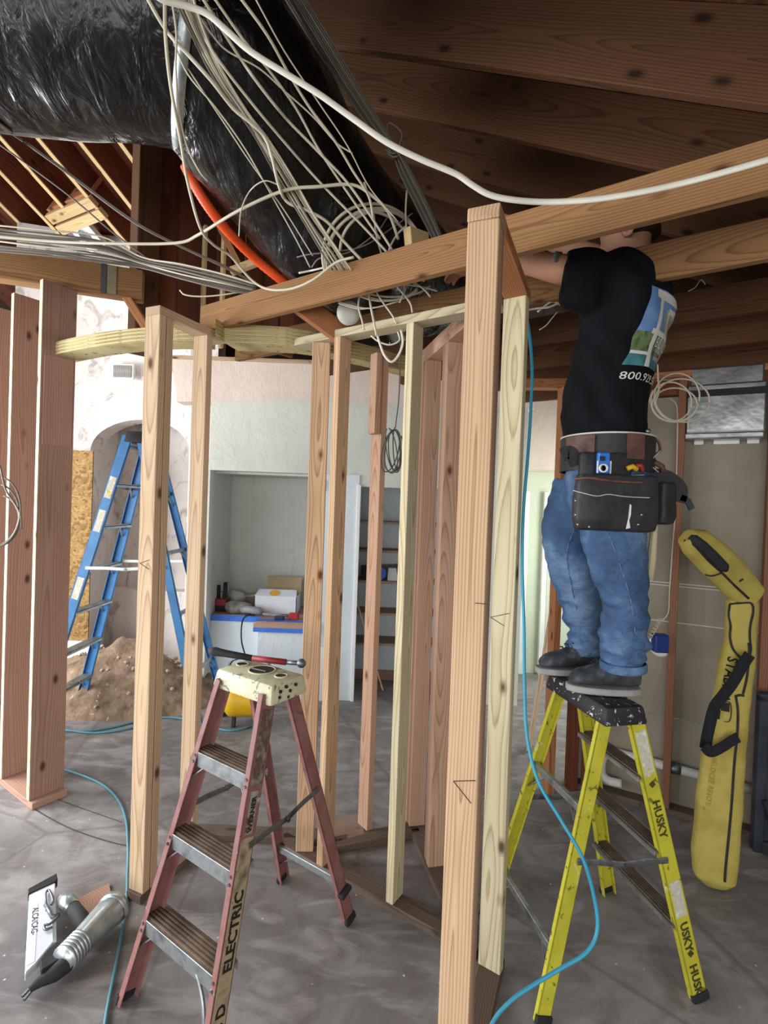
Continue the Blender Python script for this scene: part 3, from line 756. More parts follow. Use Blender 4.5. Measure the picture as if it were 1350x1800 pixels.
MB().bar(rrr(.15, 1) + V(.012, 0, 0), rrr(.17, 1) + V(.012, 0, 0), .064, .03, (0, 1, 0)).local('tape_wrap', rubber, redl, False, .002)

# ---- yellow four foot ladder under the man
yelm = M_mot('yellow_fibreglass', [C('#aaa32a'), C('#c4bd3a'), C('#b8b032')], 6, .45, 0, .08, 50, [(C('#5d561c'), .62, 30, .85), (C('#d9d6a8'), .64, 9, .6)])
capb = M_mot('black_cap_paint_spattered', [C('#1f1d22'), C('#2c2a2f')], 12, .55, 0, .1, 30, [(C('#cfcfd2'), .61, 38, .95)])
treadb = M_mot('brown_tread', [C('#4f4238'), C('#6b5d50'), C('#3d332b')], 8, .7, 0, .1, 60)
yell, yelcap, yfr, yrr = stepladder('yellow stepladder with black cap that the man stands on', (.885, 2.10, 0), math.atan2(.976, -.218), 1.10, .545, .36, .64, 3, yelm, capb, treadb, steel, (.43, .19, .07), .275, .52, .03, .08, .065, (.70, .22), .064, .055)
lab = M_mot('torn_white_label', [C('#d2d0c4'), C('#b9b6a6'), C('#e4e2da')], 25, .7, 0, 0, 30, [(C('#b9b030'), .6, 16, .95)])
rail_patch(yell, yfr, -1, .83, 1.0, lab, 'rail_label', .045); rail_patch(yell, yfr, -1, .31, .44, lab, 'rail_label', .045)
inkg = M_mot('grey_print', [C('#4d4a1c'), C('#3a3718')], 30, .7)
for z_, t_ in ((.74, 'HUSKY'), (.29, 'USKY'), (.135, 'HUSKY')):
    rail_text(yell, yfr, -1, z_, t_, .045, False, inkg, bold=.0012)
for z_ in (.80, .175):
    a = yfr(z_, -1) + V(-.0045, 0, 0); MB().cyl(a, a + V(-.0012, 0, 0), .014, 4).local('logo_mark', inkg, yell)

# ---- blue eight foot ladder at the back
blum = M_mot('blue_fibreglass', [C('#2a5f90'), C('#3a78ad'), C('#2f6698')], 5, .45, 0, .05, 50, [(C('#9fb6c6'), .72, 18, .6)])
blul, blucap, bfr, brr = stepladder('tall blue stepladder by the dirt heap behind the studs', (-1.89, 4.0, 0), -math.pi / 2, 2.31, .62, .34, 1.26, 7, blum, rubber, steel, steel, (.36, .15, .09), .318, 1.28, .04, .08, .05, (.5, .95, 1.4, 1.85), .075, .06, spm=W['white'], fooh=.08)
for z_ in (1.05, 1.55, 1.8): rail_patch(blul, bfr, 1, z_, z_ + .16, lab, 'rail_label', .05)
# ================================================================== THE MAN
skin = M_mot('skin', [C('#b98466'), C('#c8957a')], 9, .55, 0, .05, 60)
shirtm = M_mot('black_cotton', [C('#0b0c10'), C('#12141a')], 6, .9, 0, .15, 14, None, 4, .2, (1, 1, .6), .03)
def M_jeans():
    t = NT('worn_denim')
    a = t.noise(t.co, 5, 4, .6); b = t.noise(t.map((300, 300, 300)), 1, 2); c3 = t.noise(t.map((14, 14, 26)), 1, 4, .6, 1.2)
    c = t.ramp(a, [(.3, C('#1f3252')), (.5, C('#36537c')), (.70, C('#6f8bab'))])
    c = t.mix(t.math('MULTIPLY', b, .3), c, C('#7d95b0'))
    t.bump(c3, .5, .03); return t.fin(c, .9, 0, .15)
denim = M_jeans()
leather = M_mot('black_leather', [C('#1d1d20'), C('#2c2b2d'), C('#151517')], 7, .55, 0, .25, 40, [(C('#b9bcc0'), .74, 22, .7)])
brownl = M_mot('brown_leather', [C('#4b2f2a'), C('#6a4840'), C('#38221e')], 9, .55, 0, .2, 50)
bootm = M_mot('dusty_black_leather', [C('#24272c'), C('#3d4147'), C('#6a6e73')], 16, .8, 0, .4, 40)
solem = M_mot('pale_sole', [C('#a8aaa6'), C('#8b8d8a')], 12, .7)
hairm = M_mot('short_hair', [C('#1d120c'), C('#2c1c13')], 60, .9, 0, .4, 120)
stitch = M_mot('stitching', [C('#c9c4b8')], 5, .8)
navy = M_mot('navy_print', [C('#11161f')], 5, .9)

from mathutils.bvhtree import BVHTree
def surf(o):
    return BVHTree.FromPolygons([v.co + WL[o.name] for v in o.data.vertices], [tuple(p.vertices) for p in o.data.polygons])
def onto(b, px, py, lift=.003):
    d = ray(px, py).normalized(); h = b.ray_cast(CAM, d)
    return (h[0] - d * lift) if h[0] is not None else None
def ell(c, a, b, ra, rb, n=20, sq=2.0):
    out = []
    for k in range(n):
        t = 2 * math.pi * k / n; ct, st_ = math.cos(t), math.sin(t)
        out.append(c + a * (ra * math.copysign(abs(ct) ** (2/sq), ct)) + b * (rb * math.copysign(abs(st_) ** (2/sq), st_)))
    return out
def remesh_join(mb, name, mat, parent, voxel, smooth=6, wr=None):
    """fuse the parts of mb into one continuous skin"""
    lo = Vector([min(v[i] for v in mb.v) for i in range(3)]); hi = Vector([max(v[i] for v in mb.v) for i in range(3)]); org = (lo + hi) / 2
    me = mb.mesh(name + '_src', org); o = bpy.data.objects.new(name + '_src', me); COL.objects.link(o)
    md = o.modifiers.new('r', 'REMESH'); md.mode = 'VOXEL'; md.voxel_size = voxel; md.use_smooth_shade = True
    ms = o.modifiers.new('s', 'SMOOTH'); ms.iterations = smooth; ms.factor = .5
    dg = bpy.context.evaluated_depsgraph_get(); m2 = bpy.data.meshes.new_from_object(o.evaluated_get(dg))
    bpy.data.objects.remove(o); bpy.data.meshes.remove(me)
    if wr:
        nrm = [v.normal.copy() for v in m2.vertices]
        for v, n in zip(m2.vertices, nrm): v.co += n * wr(v.co + org)
    m2.polygons.foreach_set('use_smooth', [True] * len(m2.polygons))
    m2.materials.clear(); m2.materials.append(mat); m2.name = name
    ob = bpy.data.objects.new(name, m2); link(ob, parent, org); return ob
def limb(m, pts, rad, n=14, seg=4):
    P = spline(pts, seg); R_ = []
    for i in range(len(P)):
        f = i / seg; k = min(int(f), len(rad) - 2); R_.append(rad[k] * (1 - (f - k)) + rad[k+1] * (f - k))
    m.tube(P, R_, n)
Z1 = V(0, 0, 1)
footz = 1.105
man = thing('person', at(1060, 1215, 2.05), 'person in black T-shirt, jeans and tool belt standing on the yellow ladder', 'person')
FT = V(-.74, .67, 0).normalized(); LT = V(FT.y, -FT.x, 0)     # torso forward / right side (away from camera)
if LT.y < 0: LT = -LT
FH = V(-.93, .36, 0).normalized(); LH = V(.36, .93, 0).normalized()
# key points
cHip = at(1066, 845, 2.10); cBelt = at(1066, 795, 2.10); cWaist = at(1060, 735, 2.10); cMid = at(1075, 655, 2.10); cChest = at(1098, 560, 2.11); cSh = at(1098, 490, 2.12); cNeck = at(1100, 452, 2.13)
# ---- body skin
sb = MB()
hd_c = at(1100, 410, 2.14)
HD = V(-.80, .55, -.22).normalized(); HL = V(.55, .80, 0).normalized(); HU = HL.cross(HD) * -1
if HU.z < 0: HU = -HU
rings = []
for k_, (f, s, u_) in enumerate([(-.02, .045, -.13), (.0, .062, -.105), (.005, .072, -.07), (.0, .078, -.03), (.0, .081, .02), (-.005, .078, .06), (-.01, .062, .095), (-.015, .03, .115)]):
    rings.append(ell(hd_c + HD * f + HU * u_, HD, HL, s * 1.22, s, 18))
sb.loft(rings)
sb.loft([ell(hd_c + HD * (.085 + d_) + HU * u_, HU, HL, a_, b_, 10) for d_, u_, a_, b_ in ((-.02, -.01, .03, .022), (.008, -.018, .022, .015), (.022, -.022, .012, .009))])  # nose
sb.loft([ell(hd_c + HD * .06 + HU * (-.09 + q), HD, HL, .035, .035, 10) for q in (-.02, 0, .02)])  # chin and mouth mass
for s in (-1, 1):
    limb(sb, [hd_c + HL * (s * .075) - HD * .01 + HU * q for q in (.03, .005, -.025)], [.014, .020, .012], 8, 2)   # ears root
limb(sb, [hd_c - HU * .06 - HD * .01, hd_c - HU * .13 - HD * .02, cSh - V(0,0,.03)], [.062, .060, .075])
# torso and legs inside the clothes
sb.loft([ell(c, FT, LT, a_, b_, 20) for c, a_, b_ in ((cHip, .11, .15), (cBelt, .11, .15), (cWaist, .11, .14), (cMid, .11, .15), (cChest, .11, .16), (cSh, .08, .15))])
shL = at(1035, 478, 2.0); elL = at(925, 462, 2.08); wrL = at(838, 474, 2.25); haL = at(820, 474, 2.30)
shR = at(1105, 470, 2.30); elR = at(990, 432, 2.42); wrR = at(920, 398, 2.5); haR = at(895, 385, 2.53)
limb(sb, [shL, (shL + elL) / 2 - V(0, 0, .006), elL, (elL + wrL) / 2, wrL], [.062, .056, .046, .047, .031])
limb(sb, [shR, (shR + elR) / 2 - V(0, 0, .006), elR, (elR + wrR) / 2, wrR], [.062, .056, .046, .047, .031])
for wr_, ha, el_ in ((wrL, haL, elL), (wrR, haR, elR)):
    d_ = (wr_ - el_).normalized(); side = d_.cross(Z1).normalized(); upn = side.cross(d_)
    sb.loft([ell(wr_ + d_ * q, side, upn, a_, b_, 12) for q, a_, b_ in ((-.01, .026, .022), (.03, .038, .018), (.07, .042, .016), (.095, .040, .014))])
    for fi, (off, ln) in enumerate(((-.030, .065), (-.010, .078), (.011, .074), (.030, .058))):
        b0 = wr_ + d_ * .088 + side * off
        limb(sb, [b0, b0 + d_ * ln * .5 - upn * .006, b0 + d_ * ln * .85 - upn * .028, b0 + d_ * ln * .9 - upn * .048], [.0095, .009, .0085, .007], 8, 2)
    b0 = wr_ + d_ * .03 - side * .03
    limb(sb, [b0, b0 + d_ * .035 - side * .022 - upn * .008, b0 + d_ * .07 - side * .022 - upn * .024], [.013, .011, .009], 8, 2)
body = remesh_join(sb, 'body', skin, man, .0075, 3)
# ear shell and hair
em = MB(); e0 = hd_c - HL * .080 - HD * .008 - HU * .03
em.loft([ell(e0 - HL * q - HD * q * .6, HU, HD, a_, b_, 14) for q, a_, b_ in ((-.01, .026, .014), (.006, .034, .020), (.016, .037, .023), (.020, .030, .017), (.013, .018, .009))]).build('ear', skin, man, True)
hr = MB(); rings = []
for u_, s, f in ((-.05, .070, -.042), (-.025, .078, -.036), (.0, .082, -.026), (.025, .085, -.014), (.06, .083, -.008), (.095, .068, -.01), (.118, .036, -.015), (.124, .006, -.015)):
    rings.append(ell(hd_c + HD * f + HU * u_, HD, HL, s * 1.17, s, 22))
hr.loft(rings).build('hair', hairm, man, True)
# ---- jeans
jm = MB()
def zp(px, py, Y): return at(px, py, Y)
jm.loft([ell(c, FH, LH, a_, b_, 22, 2.3) for c, a_, b_ in ((at(1066, 790, 2.10), .150, .175), (cHip, .158, .185), (at(1064, 900, 2.10), .155, .185), (at(1062, 935, 2.11), .12, .16))])
nl = [at(1076, 870, 2.02), at(1077, 945, 1.98), at(1091, 1010, 1.97), at(1101, 1062, 1.99), at(1098, 1110, 2.0), at(1095, 1150, 2.01), at(1095, 1172, 2.01)]
fl2 = [at(1030, 860, 2.22), at(1006, 930, 2.23), at(1009, 990, 2.25), at(1021, 1050, 2.28), at(1029, 1100, 2.29), at(1029, 1128, 2.29), at(1029, 1142, 2.29)]
limb(jm, nl, [.128, .118, .102, .084, .086, .083, .080], 18); limb(jm, fl2, [.14, .128, .118, .096, .078, .080, .078], 18)
def wrk(p):
    q = Vector((p.x * 6, p.y * 6, p.z * 13)); lowk = max(0, min(1, (1.62 - p.z) / .35))
    return .012 * noise.noise(q) * (0.6 + lowk) + .007 * noise.noise(q * 2.3) + .007 * lowk * math.sin(p.z * 85 + 5 * noise.noise(p * 8))
jeans = remesh_join(jm, 'jeans', denim, man, .011, 5, wrk)
def seam(pts, name, off=.0, r=.0016):
    MB().tube(spline(pts, 6), r, 6).build(name, stitch2, jeans, True)
stitch2 = M_mot('denim_seam', [C('#6f8cb0'), C('#27405f')], 60, .9)
# hems
for pts, r_ in ((nl, .076), (fl2, .075)):
    e = pts[-1]; d_ = (pts[-1] - pts[-2]).normalized(); side = d_.orthogonal().normalized(); s2 = d_.cross(side)
    MB().loft([ell(e + d_ * q, side, s2, r_ + w_, r_ + w_, 24) for q, w_ in ((-.022, .006), (-.018, .011), (.008, .011), (.012, .004))], False).build('hem', denim, jeans, True)
bje = surf(jeans)
def seam_on(pix, r=.0022):
    q = [onto(bje, x, y, .001) for x, y in pix]; q = [z for z in q if z is not None]
    if len(q) > 1: MB().tube(spline(q, 5), r, 6).build('seam', stitch2, jeans, True)
seam_on([(1068, 935), (1078, 960), (1092, 1000), (1105, 1040), (1113, 1080), (1117, 1120), (1119, 1155)]); seam_on([(1010, 930), (1000, 955), (997, 985), (1005, 1030), (1013, 1070), (1019, 1110), (1020, 1132)])
# ---- T-shirt
sm = MB()
sm.loft([ell(c, FT, LT, a_, b_, 24, 2.3) for c, a_, b_ in ((at(1066, 780, 2.10), .150, .170), (at(1064, 755, 2.10), .160, .175), (cWaist, .162, .178), (at(1064, 700, 2.10), .156, .178), (cMid, .150, .182), (at(1088, 605, 2.10), .155, .19), (cChest, .163, .205), (at(1101, 525, 2.11), .165, .21), (at(1100, 495, 2.12), .150, .20), (at(1098, 474, 2.12), .115, .17), (at(1098, 462, 2.12), .085, .12))])
sm.loft([ell(at(1099, 478, 2.12), FT, LT, .09, .11, 16), ell(at(1101, 458, 2.125), FT, LT, .078, .080, 16), ell(at(1103, 452, 2.13), FT, LT, .076, .078, 16)])
SV = V(.1, .0, 1).normalized()
sm.loft([ell(at(x, y, Y), SV, V(0.25, 1, 0).normalized(), a_, b_, 18, 2.4) for x, y, Y, a_, b_ in ((1075, 512, 2.05, .125, .085), (1045, 500, 2.01, .125, .088), (1018, 494, 2.0, .120, .085), (996, 491, 2.0, .113, .08), (988, 490, 2.0, .108, .076))])
limb(sm, [at(1110, 500, 2.25), at(1085, 478, 2.34), at(1050, 455, 2.38)], [.10, .09, .078], 16)
def wrs(p):
    q = Vector((p.x * 5, p.y * 5, p.z * 4)); return .012 * noise.noise(q) + .006 * noise.noise(q * 2.7 + Vector((3, 1, 0))) + .004 * math.sin((p.x + p.z * .8) * 40 + 4 * noise.noise(p * 4))
shirt = remesh_join(sm, 'shirt', shirtm, man, .011, 6, wrs)
# ---- back print: patches lifted off the shirt surface
bvh = BVHTree.FromPolygons([v.co + WL[shirt.name] for v in shirt.data.vertices], [tuple(p.vertices) for p in shirt.data.polygons])
BN = -FT                                    # outward from the back
bcen = at(1118, 590, 2.1)
# print frame: x to the right across the back (towards the far side), z up along the tilted back
BX = V(LT.x, LT.y, 0); BZ = (cChest - cMid).normalized()
def on_back(x, z, lift=.003):
    o = cMid * .42 + cChest * .58 + BX * x + BZ * z + BN * .6
    h = bvh.ray_cast(o, -BN)
    if h[0] is None: return o - BN * .45
    return h[0] + BN * lift
def patch(name, x0, x1, z0, z1, mat, lift, nx=18, nz=14):
    lift += .002
    vs = [on_back(x0 + (x1 - x0) * i / nx, z0 + (z1 - z0) * j / nz, lift) for j in range(nz + 1) for i in range(nx + 1)]
    fs = [(j*(nx+1)+i, j*(nx+1)+i+1, (j+1)*(nx+1)+i+1, (j+1)*(nx+1)+i) for j in range(nz) for i in range(nx)]
    return MB().add(vs, fs).build(name, mat, shirt, True)
def flatm(n, c): return M_mot(n, [C(c)], 3, .8)
sky_m = M_mot('print_sky', [C('#4f79b5'), C('#7fa3d0')], 9, .8); tree_m = M_mot('print_trees', [C('#3c5a2f'), C('#6f8457'), C('#2b4324')], 30, .8); pool_m = M_mot('print_pool', [C('#2f6a72'), C('#4f8d92')], 24, .8); wht = flatm('print_white', '#d5d8d2'); gry_m = M_mot('print_house', [C('#8b8a80'), C('#b7b5aa')], 20, .8)
X0, X1 = -.150, .150
patch('print_panel', X0, X1, -.02, .150, sky_m, .0025); patch('print_panel', X0, X1, -.10, -.02, tree_m, .0025); patch('print_panel', X0, X1, -.15, -.10, pool_m, .0025)
patch('print_panel', -.02, X1, -.11, .09, gry_m, .0035)
for x0, x1, z0, z1 in ((-.115, .15, .115, .145), (-.085, -.06, -.15, .13), (-.10, .06, -.025, -.005), (.0, .02, -.02, .10), (.0, .06, .08, .10), (.06, .08, .0, .10), (-.15, -.085, -.107, -.095)):
    patch('print_bar', x0, x1, z0, z1, wht, .0045, 10, 10)
def back_text(txt, size, x, z, mat, lift=.0085, bold=.0002):
    cu = bpy.data.curves.new('t', 'FONT'); cu.body = txt; cu.size = size; cu.offset = bold; cu.resolution_u = 2
    o = bpy.data.objects.new('t', cu); COL.objects.link(o)
    dg = bpy.context.evaluated_depsgraph_get(); me = bpy.data.meshes.new_from_object(o.evaluated_get(dg)); bpy.data.objects.remove(o)
    m = MB(); m.v = [on_back(x + v.co.x, z + v.co.y, lift) for v in me.vertices]; m.f = [tuple(p.vertices) for p in me.polygons]
    return m.build('lettering', mat, shirt, False, 0, False)
back_text('BUILD', .052, -.055, -.065, wht); back_text('CUSTOM', .020, -.05, -.095, flatm('print_dark', '#3a3c38')); back_text('800.929.50', .042, -.150, -.205, wht)
# ---- boots
def boot(name, toe, heel, z, lab):
    d = (toe - heel); d.z = 0; L = d.length; d.normalize(); s = V(-d.y, d.x, 0)
    m = MB(); R_ = []
    prof_ = [(0, .034, .12), (.03, .044, .15), (.10, .048, .16), (.15, .048, .145), (.19, .050, .112), (.235, .056, .094), (.28, .050, .084), (.308, .030, .062), (.318, .010, .04)]
    k = L / .318
    rings = []
    for y_, w_, h_ in prof_:
        c = heel + d * (y_ * k); ring = []
        for i in range(14):
            a_ = 2 * math.pi * i / 14; zz = math.sin(a_); ring.append(V(c.x, c.y, z + .03) + s * (w_ * math.copysign(abs(math.cos(a_)) ** .8, math.cos(a_))) + Z1 * (h_ - .03) * .5 * (1 + zz))
        rings.append(ring)
    m.loft(rings); 
    bo = remesh_join(m, name, bootm, man, .007, 2, lambda p: .003 * noise.noise(p * 22)); bo['label'] = lab
    out = []
    for i in range(28):
        a_ = 2 * math.pi * i / 28; y_ = .5 + .5 * math.cos(a_); wv = .052 * (abs(math.sin(a_)) ** .75) * (1.0 + .15 * y_) * math.copysign(1, math.sin(a_))
        out.append(heel + d * ((-.012 + .345 * y_) * k) + s * wv)
    MB().prism([V(q.x, q.y, z) for q in out], (0, 0, .026)).build('sole', solem, bo, 'auto', .004)
    top = heel + d * (.165 * k)
    for i in range(4):
        c = heel + d * ((.155 + i * .02) * k); c.z = z + .150 - i * .0135
        MB().tube([c - s * .022, c + Z1 * .006, c + s * .022], .0032, 6).build('lace', rubber, bo, True)
    MB().tube(spline([V((heel + d * (y_ * k) - s * w_).x, (heel + d * (y_ * k) - s * w_).y, z + zz) for y_, w_, zz in ((.02, .043, .075), (.1, .0495, .078), (.17, .0505, .08), (.22, .053, .072), (.28, .046, .06))], 5), .002, 6).build('seam', stitch2, bo)
    return bo
nh, nt = at(1123, 1203, 2.03), at(1000, 1205, 2.06); boot('boot', nt, nh, footz, 'dusty dark leather boot nearer the camera')
fh, ft = at(1070, 1165, 2.28), at(947, 1168, 2.26); boot('boot', ft, fh, footz, 'dusty dark leather boot on the far side')
# ---- tool belt
tb = thing('tool_belt', cBelt - V(0, 0, .2), 'worn black and brown leather tool belt around the standing man', 'tool belt')
def belt_ring(z0, z1, ra, rb, mat, name, a0=0, a1=360, th=.007):
    rings = []; n = 40
    c0 = at(1066, 790, 2.10)
    for i in range(n + 1):
        a_ = math.radians(a0 + (a1 - a0) * i / n); dirv = FH * math.cos(a_) * ra + LH * math.sin(a_) * rb; nv = dirv.normalized()
        base = V(c0.x, c0.y, 0) + dirv
        rings.append([base + Z1 * z0, base + Z1 * z1, base + nv * th + Z1 * z1, base + nv * th + Z1 * z0])
    return MB().loft(rings).build(name, mat, tb, 'auto')
zb = cBelt.z
belt_ring(zb - .085, zb + .055, .172, .192, leather, 'belt')
belt_ring(zb - .03, zb + .045, .181, .201, brownl, 'strap', 285, 325); belt_ring(zb - .045, zb + .05, .181, .201, brownl, 'strap', 228, 250)
belt_ring(zb + .050, zb + .056, .174, .194, stitch, 'edge_piping')
def pouch(name, c, w, h, dp, nrm, mat, parent, lean=.0, z=None):
    nrm = V(nrm.x, nrm.y, 0).normalized(); s = V(-nrm.y, nrm.x, 0)
    rings = []
    for k_, (zz, ww, dd) in enumerate(((-.5, .42, .5), (-.47, .48, .85), (-.3, .5, 1.0), (0, .5, 1.0), (.3, .49, .95), (.5, .48, .9))):
        rings.append(ell(c + Z1 * (zz * h) + nrm * (dp * .5 * dd * .5 + lean * (.5 - zz)), s, nrm, ww * w, dp * .5 * dd, 20, 4.0))
    o = remesh_join(MB().loft(rings), name, mat, parent, .006, 2, lambda p: .004 * noise.noise(p * 14)); return o
nrmP = V(.05, -1, 0)   # towards the camera
pc_ = at(1077, 885, 1.90)
p_main = pouch('pouch', pc_, .31, .205, .085, nrmP, leather, tb)
p_up = pouch('pouch', at(1060, 825, 1.925), .20, .12, .05, nrmP, leather, tb)
p_r = pouch('pouch', at(1158, 885, 2.0), .10, .16, .07, V(.6, -.8, 0), leather, tb)
bpm = surf(p_main)
def onp(px_, py_, lift=.001): return onto(bpm, px_, py_, lift) or at(px_, py_, 1.86)
MB().tube(spline([onp(x, y) for x, y in ((1007, 862), (1030, 868), (1050, 872), (1070, 869), (1100, 873), (1142, 875))], 6), .0016, 6).build('stitch_line', stitch, p_main)
MB().tube([onp(1066, y, .0005) for y in (872, 890, 910, 926)], .0016, 6).build('seam', rubber, p_main)
MB().tube(spline([onp(x, y, .004) for x, y in ((1010, 842), (1035, 840), (1065, 844), (1100, 847), (1130, 848))], 6), .005, 8).build('rim', brownl, p_main, True)
MB().add([onp(x, y, .002) for x, y in ((1100, 930), (1104, 912), (1107, 886), (1110, 888), (1109, 905), (1106, 915), (1108, 928))], [tuple(range(7))]).build('paint_drip', flatm('white_paint_drip', '#d8dde0'), p_main)
for x, y in ((1012, 880), (1012, 905), (1016, 922), (1036, 926), (1122, 922), (1128, 905)):
    c = onp(x, y, -.001); MB().lathe([(.001, -.002), (.005, 0), (.004, .003)], c, (0, -1, 0), 8).build('rivet', galv, p_main, True)
def strip(pix, Y, w, mat, name, par, th=.004):
    pts = spline([at(x, y, Y) for x, y in pix], 6); m = MB(); rings = []
    for i, q in enumerate(pts):
        t_ = (pts[min(i+1, len(pts)-1)] - pts[max(i-1, 0)]).normalized(); s = t_.cross(V(0, 1, 0)).normalized()
        rings.append([q - s*w/2 - V(0,th,0), q + s*w/2 - V(0,th,0), q + s*w/2 + V(0,th,0), q - s*w/2 + V(0,th,0)])
    return m.loft(rings).build(name, mat, par, 'auto')
strip(((1140, 840), (1160, 836), (1182, 845), (1196, 862), (1192, 882)), 2.0, .055, leather, 'strap', tb)
strip(((1196, 874), (1208, 880), (1216, 895)), 2.0, .022, M_mot('grey_web', [C('#3a3e45')], 9, .9), 'strap', tb)
strip(((1140, 768), (1138, 780), (1136, 792), (1134, 800)), 1.98, .026, brownl, 'strap', tb)
MB().lathe([(.001, -.006), (.010, -.004), (.010, .004)], at(1139, 758, 1.97), (0, -1, 0), 12).build('snap', galv, tb, True)
strip(((1148, 768), (1158, 778), (1160, 792), (1150, 800)), 2.03, .008, brownl, 'loop', tb)
strip(((988, 800), (1000, 795), (1008, 802), (1014, 818)), 1.93, .05, leather, 'strap', tb)
# tools carried in the belt: things of their own
blue_p = M_mot('blue_plastic', [C('#1c66c9'), C('#2a79db')], 6, .4)
lv = thing('pocket_level', at(1060, 830, 1.86), 'small bright blue level tool tucked in the tool belt', 'level')
a = at(1049, 832, 1.868); b = at(1071, 796, 1.868)
MB().box((a.x, a.y - .012, a.z), (b.x, a.y + .012, b.z)).build('body', blue_p, lv, False, .004)
cc = at(1060, 823, 1.85); MB().lathe([(.016, 0), (.016, .008), (.011, .008), (.011, 0)], cc, (0, -1, 0), 18).build('ring', wht, lv, True)
MB().bar(at(1059, 806, 1.853) - V(.009, 0, 0), at(1059, 806, 1.853) + V(.009, 0, 0), .016, .006, (0, 0, 1)).build('window', rubber, lv)
for s_ in (a.x - .002, b.x + .002): MB().box((s_ - .002, a.y - .013, a.z), (s_ + .002, a.y - .008, a.z + .045)).build('edge', wht, lv)
hm = thing('hammer', at(1145, 985, 2.0), 'hammer with pale wooden handle hanging from the tool belt', 'hammer')
MB().tube([at(1152, 900, 2.02), at(1149, 940, 2.02), at(1145, 985, 2.02), at(1140, 1020, 2.02)], [.013, .014, .018, .017], 12).build('handle', W['hem'], hm, True)
MB().bar(at(1142, 896, 2.02), at(1166, 900, 2.02), .03, .03, (0, 0, 1)).build('head', galvd, hm, False, .005)
sq = thing('speed_square', at(1095, 843, 1.88), 'flat blue square in the front pouch of the belt', 'square')
MB().prism([at(1020, 840, 1.88), at(1132, 836, 1.88), at(1112, 852, 1.88), at(1030, 852, 1.88)], (0, .004, 0)).build('blade', blue_p, sq)
MB().tube([at(1020, 839, 1.877), at(1132, 835, 1.877)], .002, 6).build('edge', galv, sq)
yk = thing('utility_knife', at(1112, 822, 1.88), 'yellow and red handled knife sticking from the belt pouch', 'knife')
MB().tube([at(1102, 824, 1.88), at(1112, 820, 1.88), at(1120, 826, 1.88)], .010, 10).build('handle', M_mot('yellow_grip', [C('#d2a51f')], 5, .5), yk, True)
MB().tube([at(1118, 820, 1.885), at(1126, 818, 1.885), at(1130, 828, 1.885)], .010, 10).build('cap', M_mot('red_grip', [C('#8f3038')], 5, .5), yk, True)
pl = thing('pliers', at(1150, 815, 1.98), 'open pliers with pale handles behind the belt pouch', 'pliers')
MB().tube([at(1160, 793, 1.97), at(1139, 814, 1.97)], .003, 6).build('handle', galv, pl); MB().tube([at(1139, 815, 1.97), at(1157, 830, 1.97)], .003, 6).build('handle', galv, pl)
MB().tube([at(1150, 812, 1.985), at(1164, 820, 1.985), at(1166, 830, 1.985)], .011, 8).build('jaw', brownl, pl, True)
# watch / pad on the upper arm
MB().tube([elL.lerp(shL, .42), elL.lerp(shL, .52)], .0555, 16).build('arm_band', M_mot('grey_tattoo', [C('#6d6a66'), C('#8a8580')], 20, .8), man, True)
# ================================================================== DUCT
def M_film():
    t = NT('black_duct_wrap')
    a = t.noise(t.map((14, 5, 9)), 1.0, 4, .55, .6); b = t.noise(t.map((7, 7, 7)), 1.0, 3, .5, .3)
    t.bump(t.math('ADD', a, t.math('MULTIPLY', b, .9)), .38, .05)
    c = t.ramp(t.noise(t.co, 3, 4), [(.3, C('#050506')), (.7, C('#0c0d0f'))])
    return t.fin(c, t.ramp(b, [(.3, .2), (.7, .36)]), 0, .5)
film = M_film()
dpath = spline([V(-3.6, 1.60, 3.46), V(-2.2, 1.72, 3.46), V(-1.25, 1.80, 3.46), V(-.78, 1.84, 3.45), at(400, 130, 1.93), at(455, 211, 2.06), at(520, 305, 2.27), at(606, 415, 2.52), V(.0, 2.98, 3.22), V(.2, 3.5, 3.25), V(.3, 4.2, 3.3)], 10)
m = MB(); rings = []; nseg = 44
t0 = (dpath[1] - dpath[0]).normalized(); nx = V(0, 0, 1)
for i, q in enumerate(dpath):
    t_ = (dpath[min(i+1, len(dpath)-1)] - dpath[max(i-1, 0)]).normalized(); nx = (nx - t_ * nx.dot(t_)).normalized(); ny = t_.cross(nx)
    ring = []
    pin = 1 - .05 * math.exp(-((i - 32) / 2.0) ** 2)
    for k in range(nseg):
        a_ = 2 * math.pi * k / nseg; d_ = nx * math.cos(a_) + ny * math.sin(a_)
        s = q + d_ * .34
        r_ = .335 * pin + .012 * noise.noise(s * 4.0) + .006 * noise.noise(V(s.x * 16, s.y * 16, s.z * 7)) - .012 * max(0, math.cos(a_))
        ring.append(q + d_ * r_)
    rings.append(ring)
duct = thing('air_duct', dpath[32] - V(0, 0, .34), 'huge black plastic wrapped air duct bending under the roof', 'duct')
wrap_ = m.loft(rings).build('wrap', film, duct, True)
DB = BVHTree.FromPolygons([v.co + WL[wrap_.name] for v in wrap_.data.vertices], [tuple(p_.vertices) for p_ in wrap_.data.polygons])
j = 32; q = dpath[j]; t_ = (dpath[j+1] - dpath[j-1]).normalized(); a1 = V(0, 0, 1); a1 = (a1 - t_ * a1.dot(t_)).normalized(); a2 = t_.cross(a1)
m = MB(); rings = []
for k in range(49):
    a_ = 2 * math.pi * k / 48; d_ = a1 * math.cos(a_) + a2 * math.sin(a_)
    rings.append([q + d_ * .337 - t_ * .02, q + d_ * .343 - t_ * .02, q + d_ * .343 + t_ * .02, q + d_ * .337 + t_ * .02])
m.loft(rings, False).build('strap', galv, duct, True)
orm = M_mot('orange_pipe', [C('#d9481d'), C('#e65a28')], 5, .4)
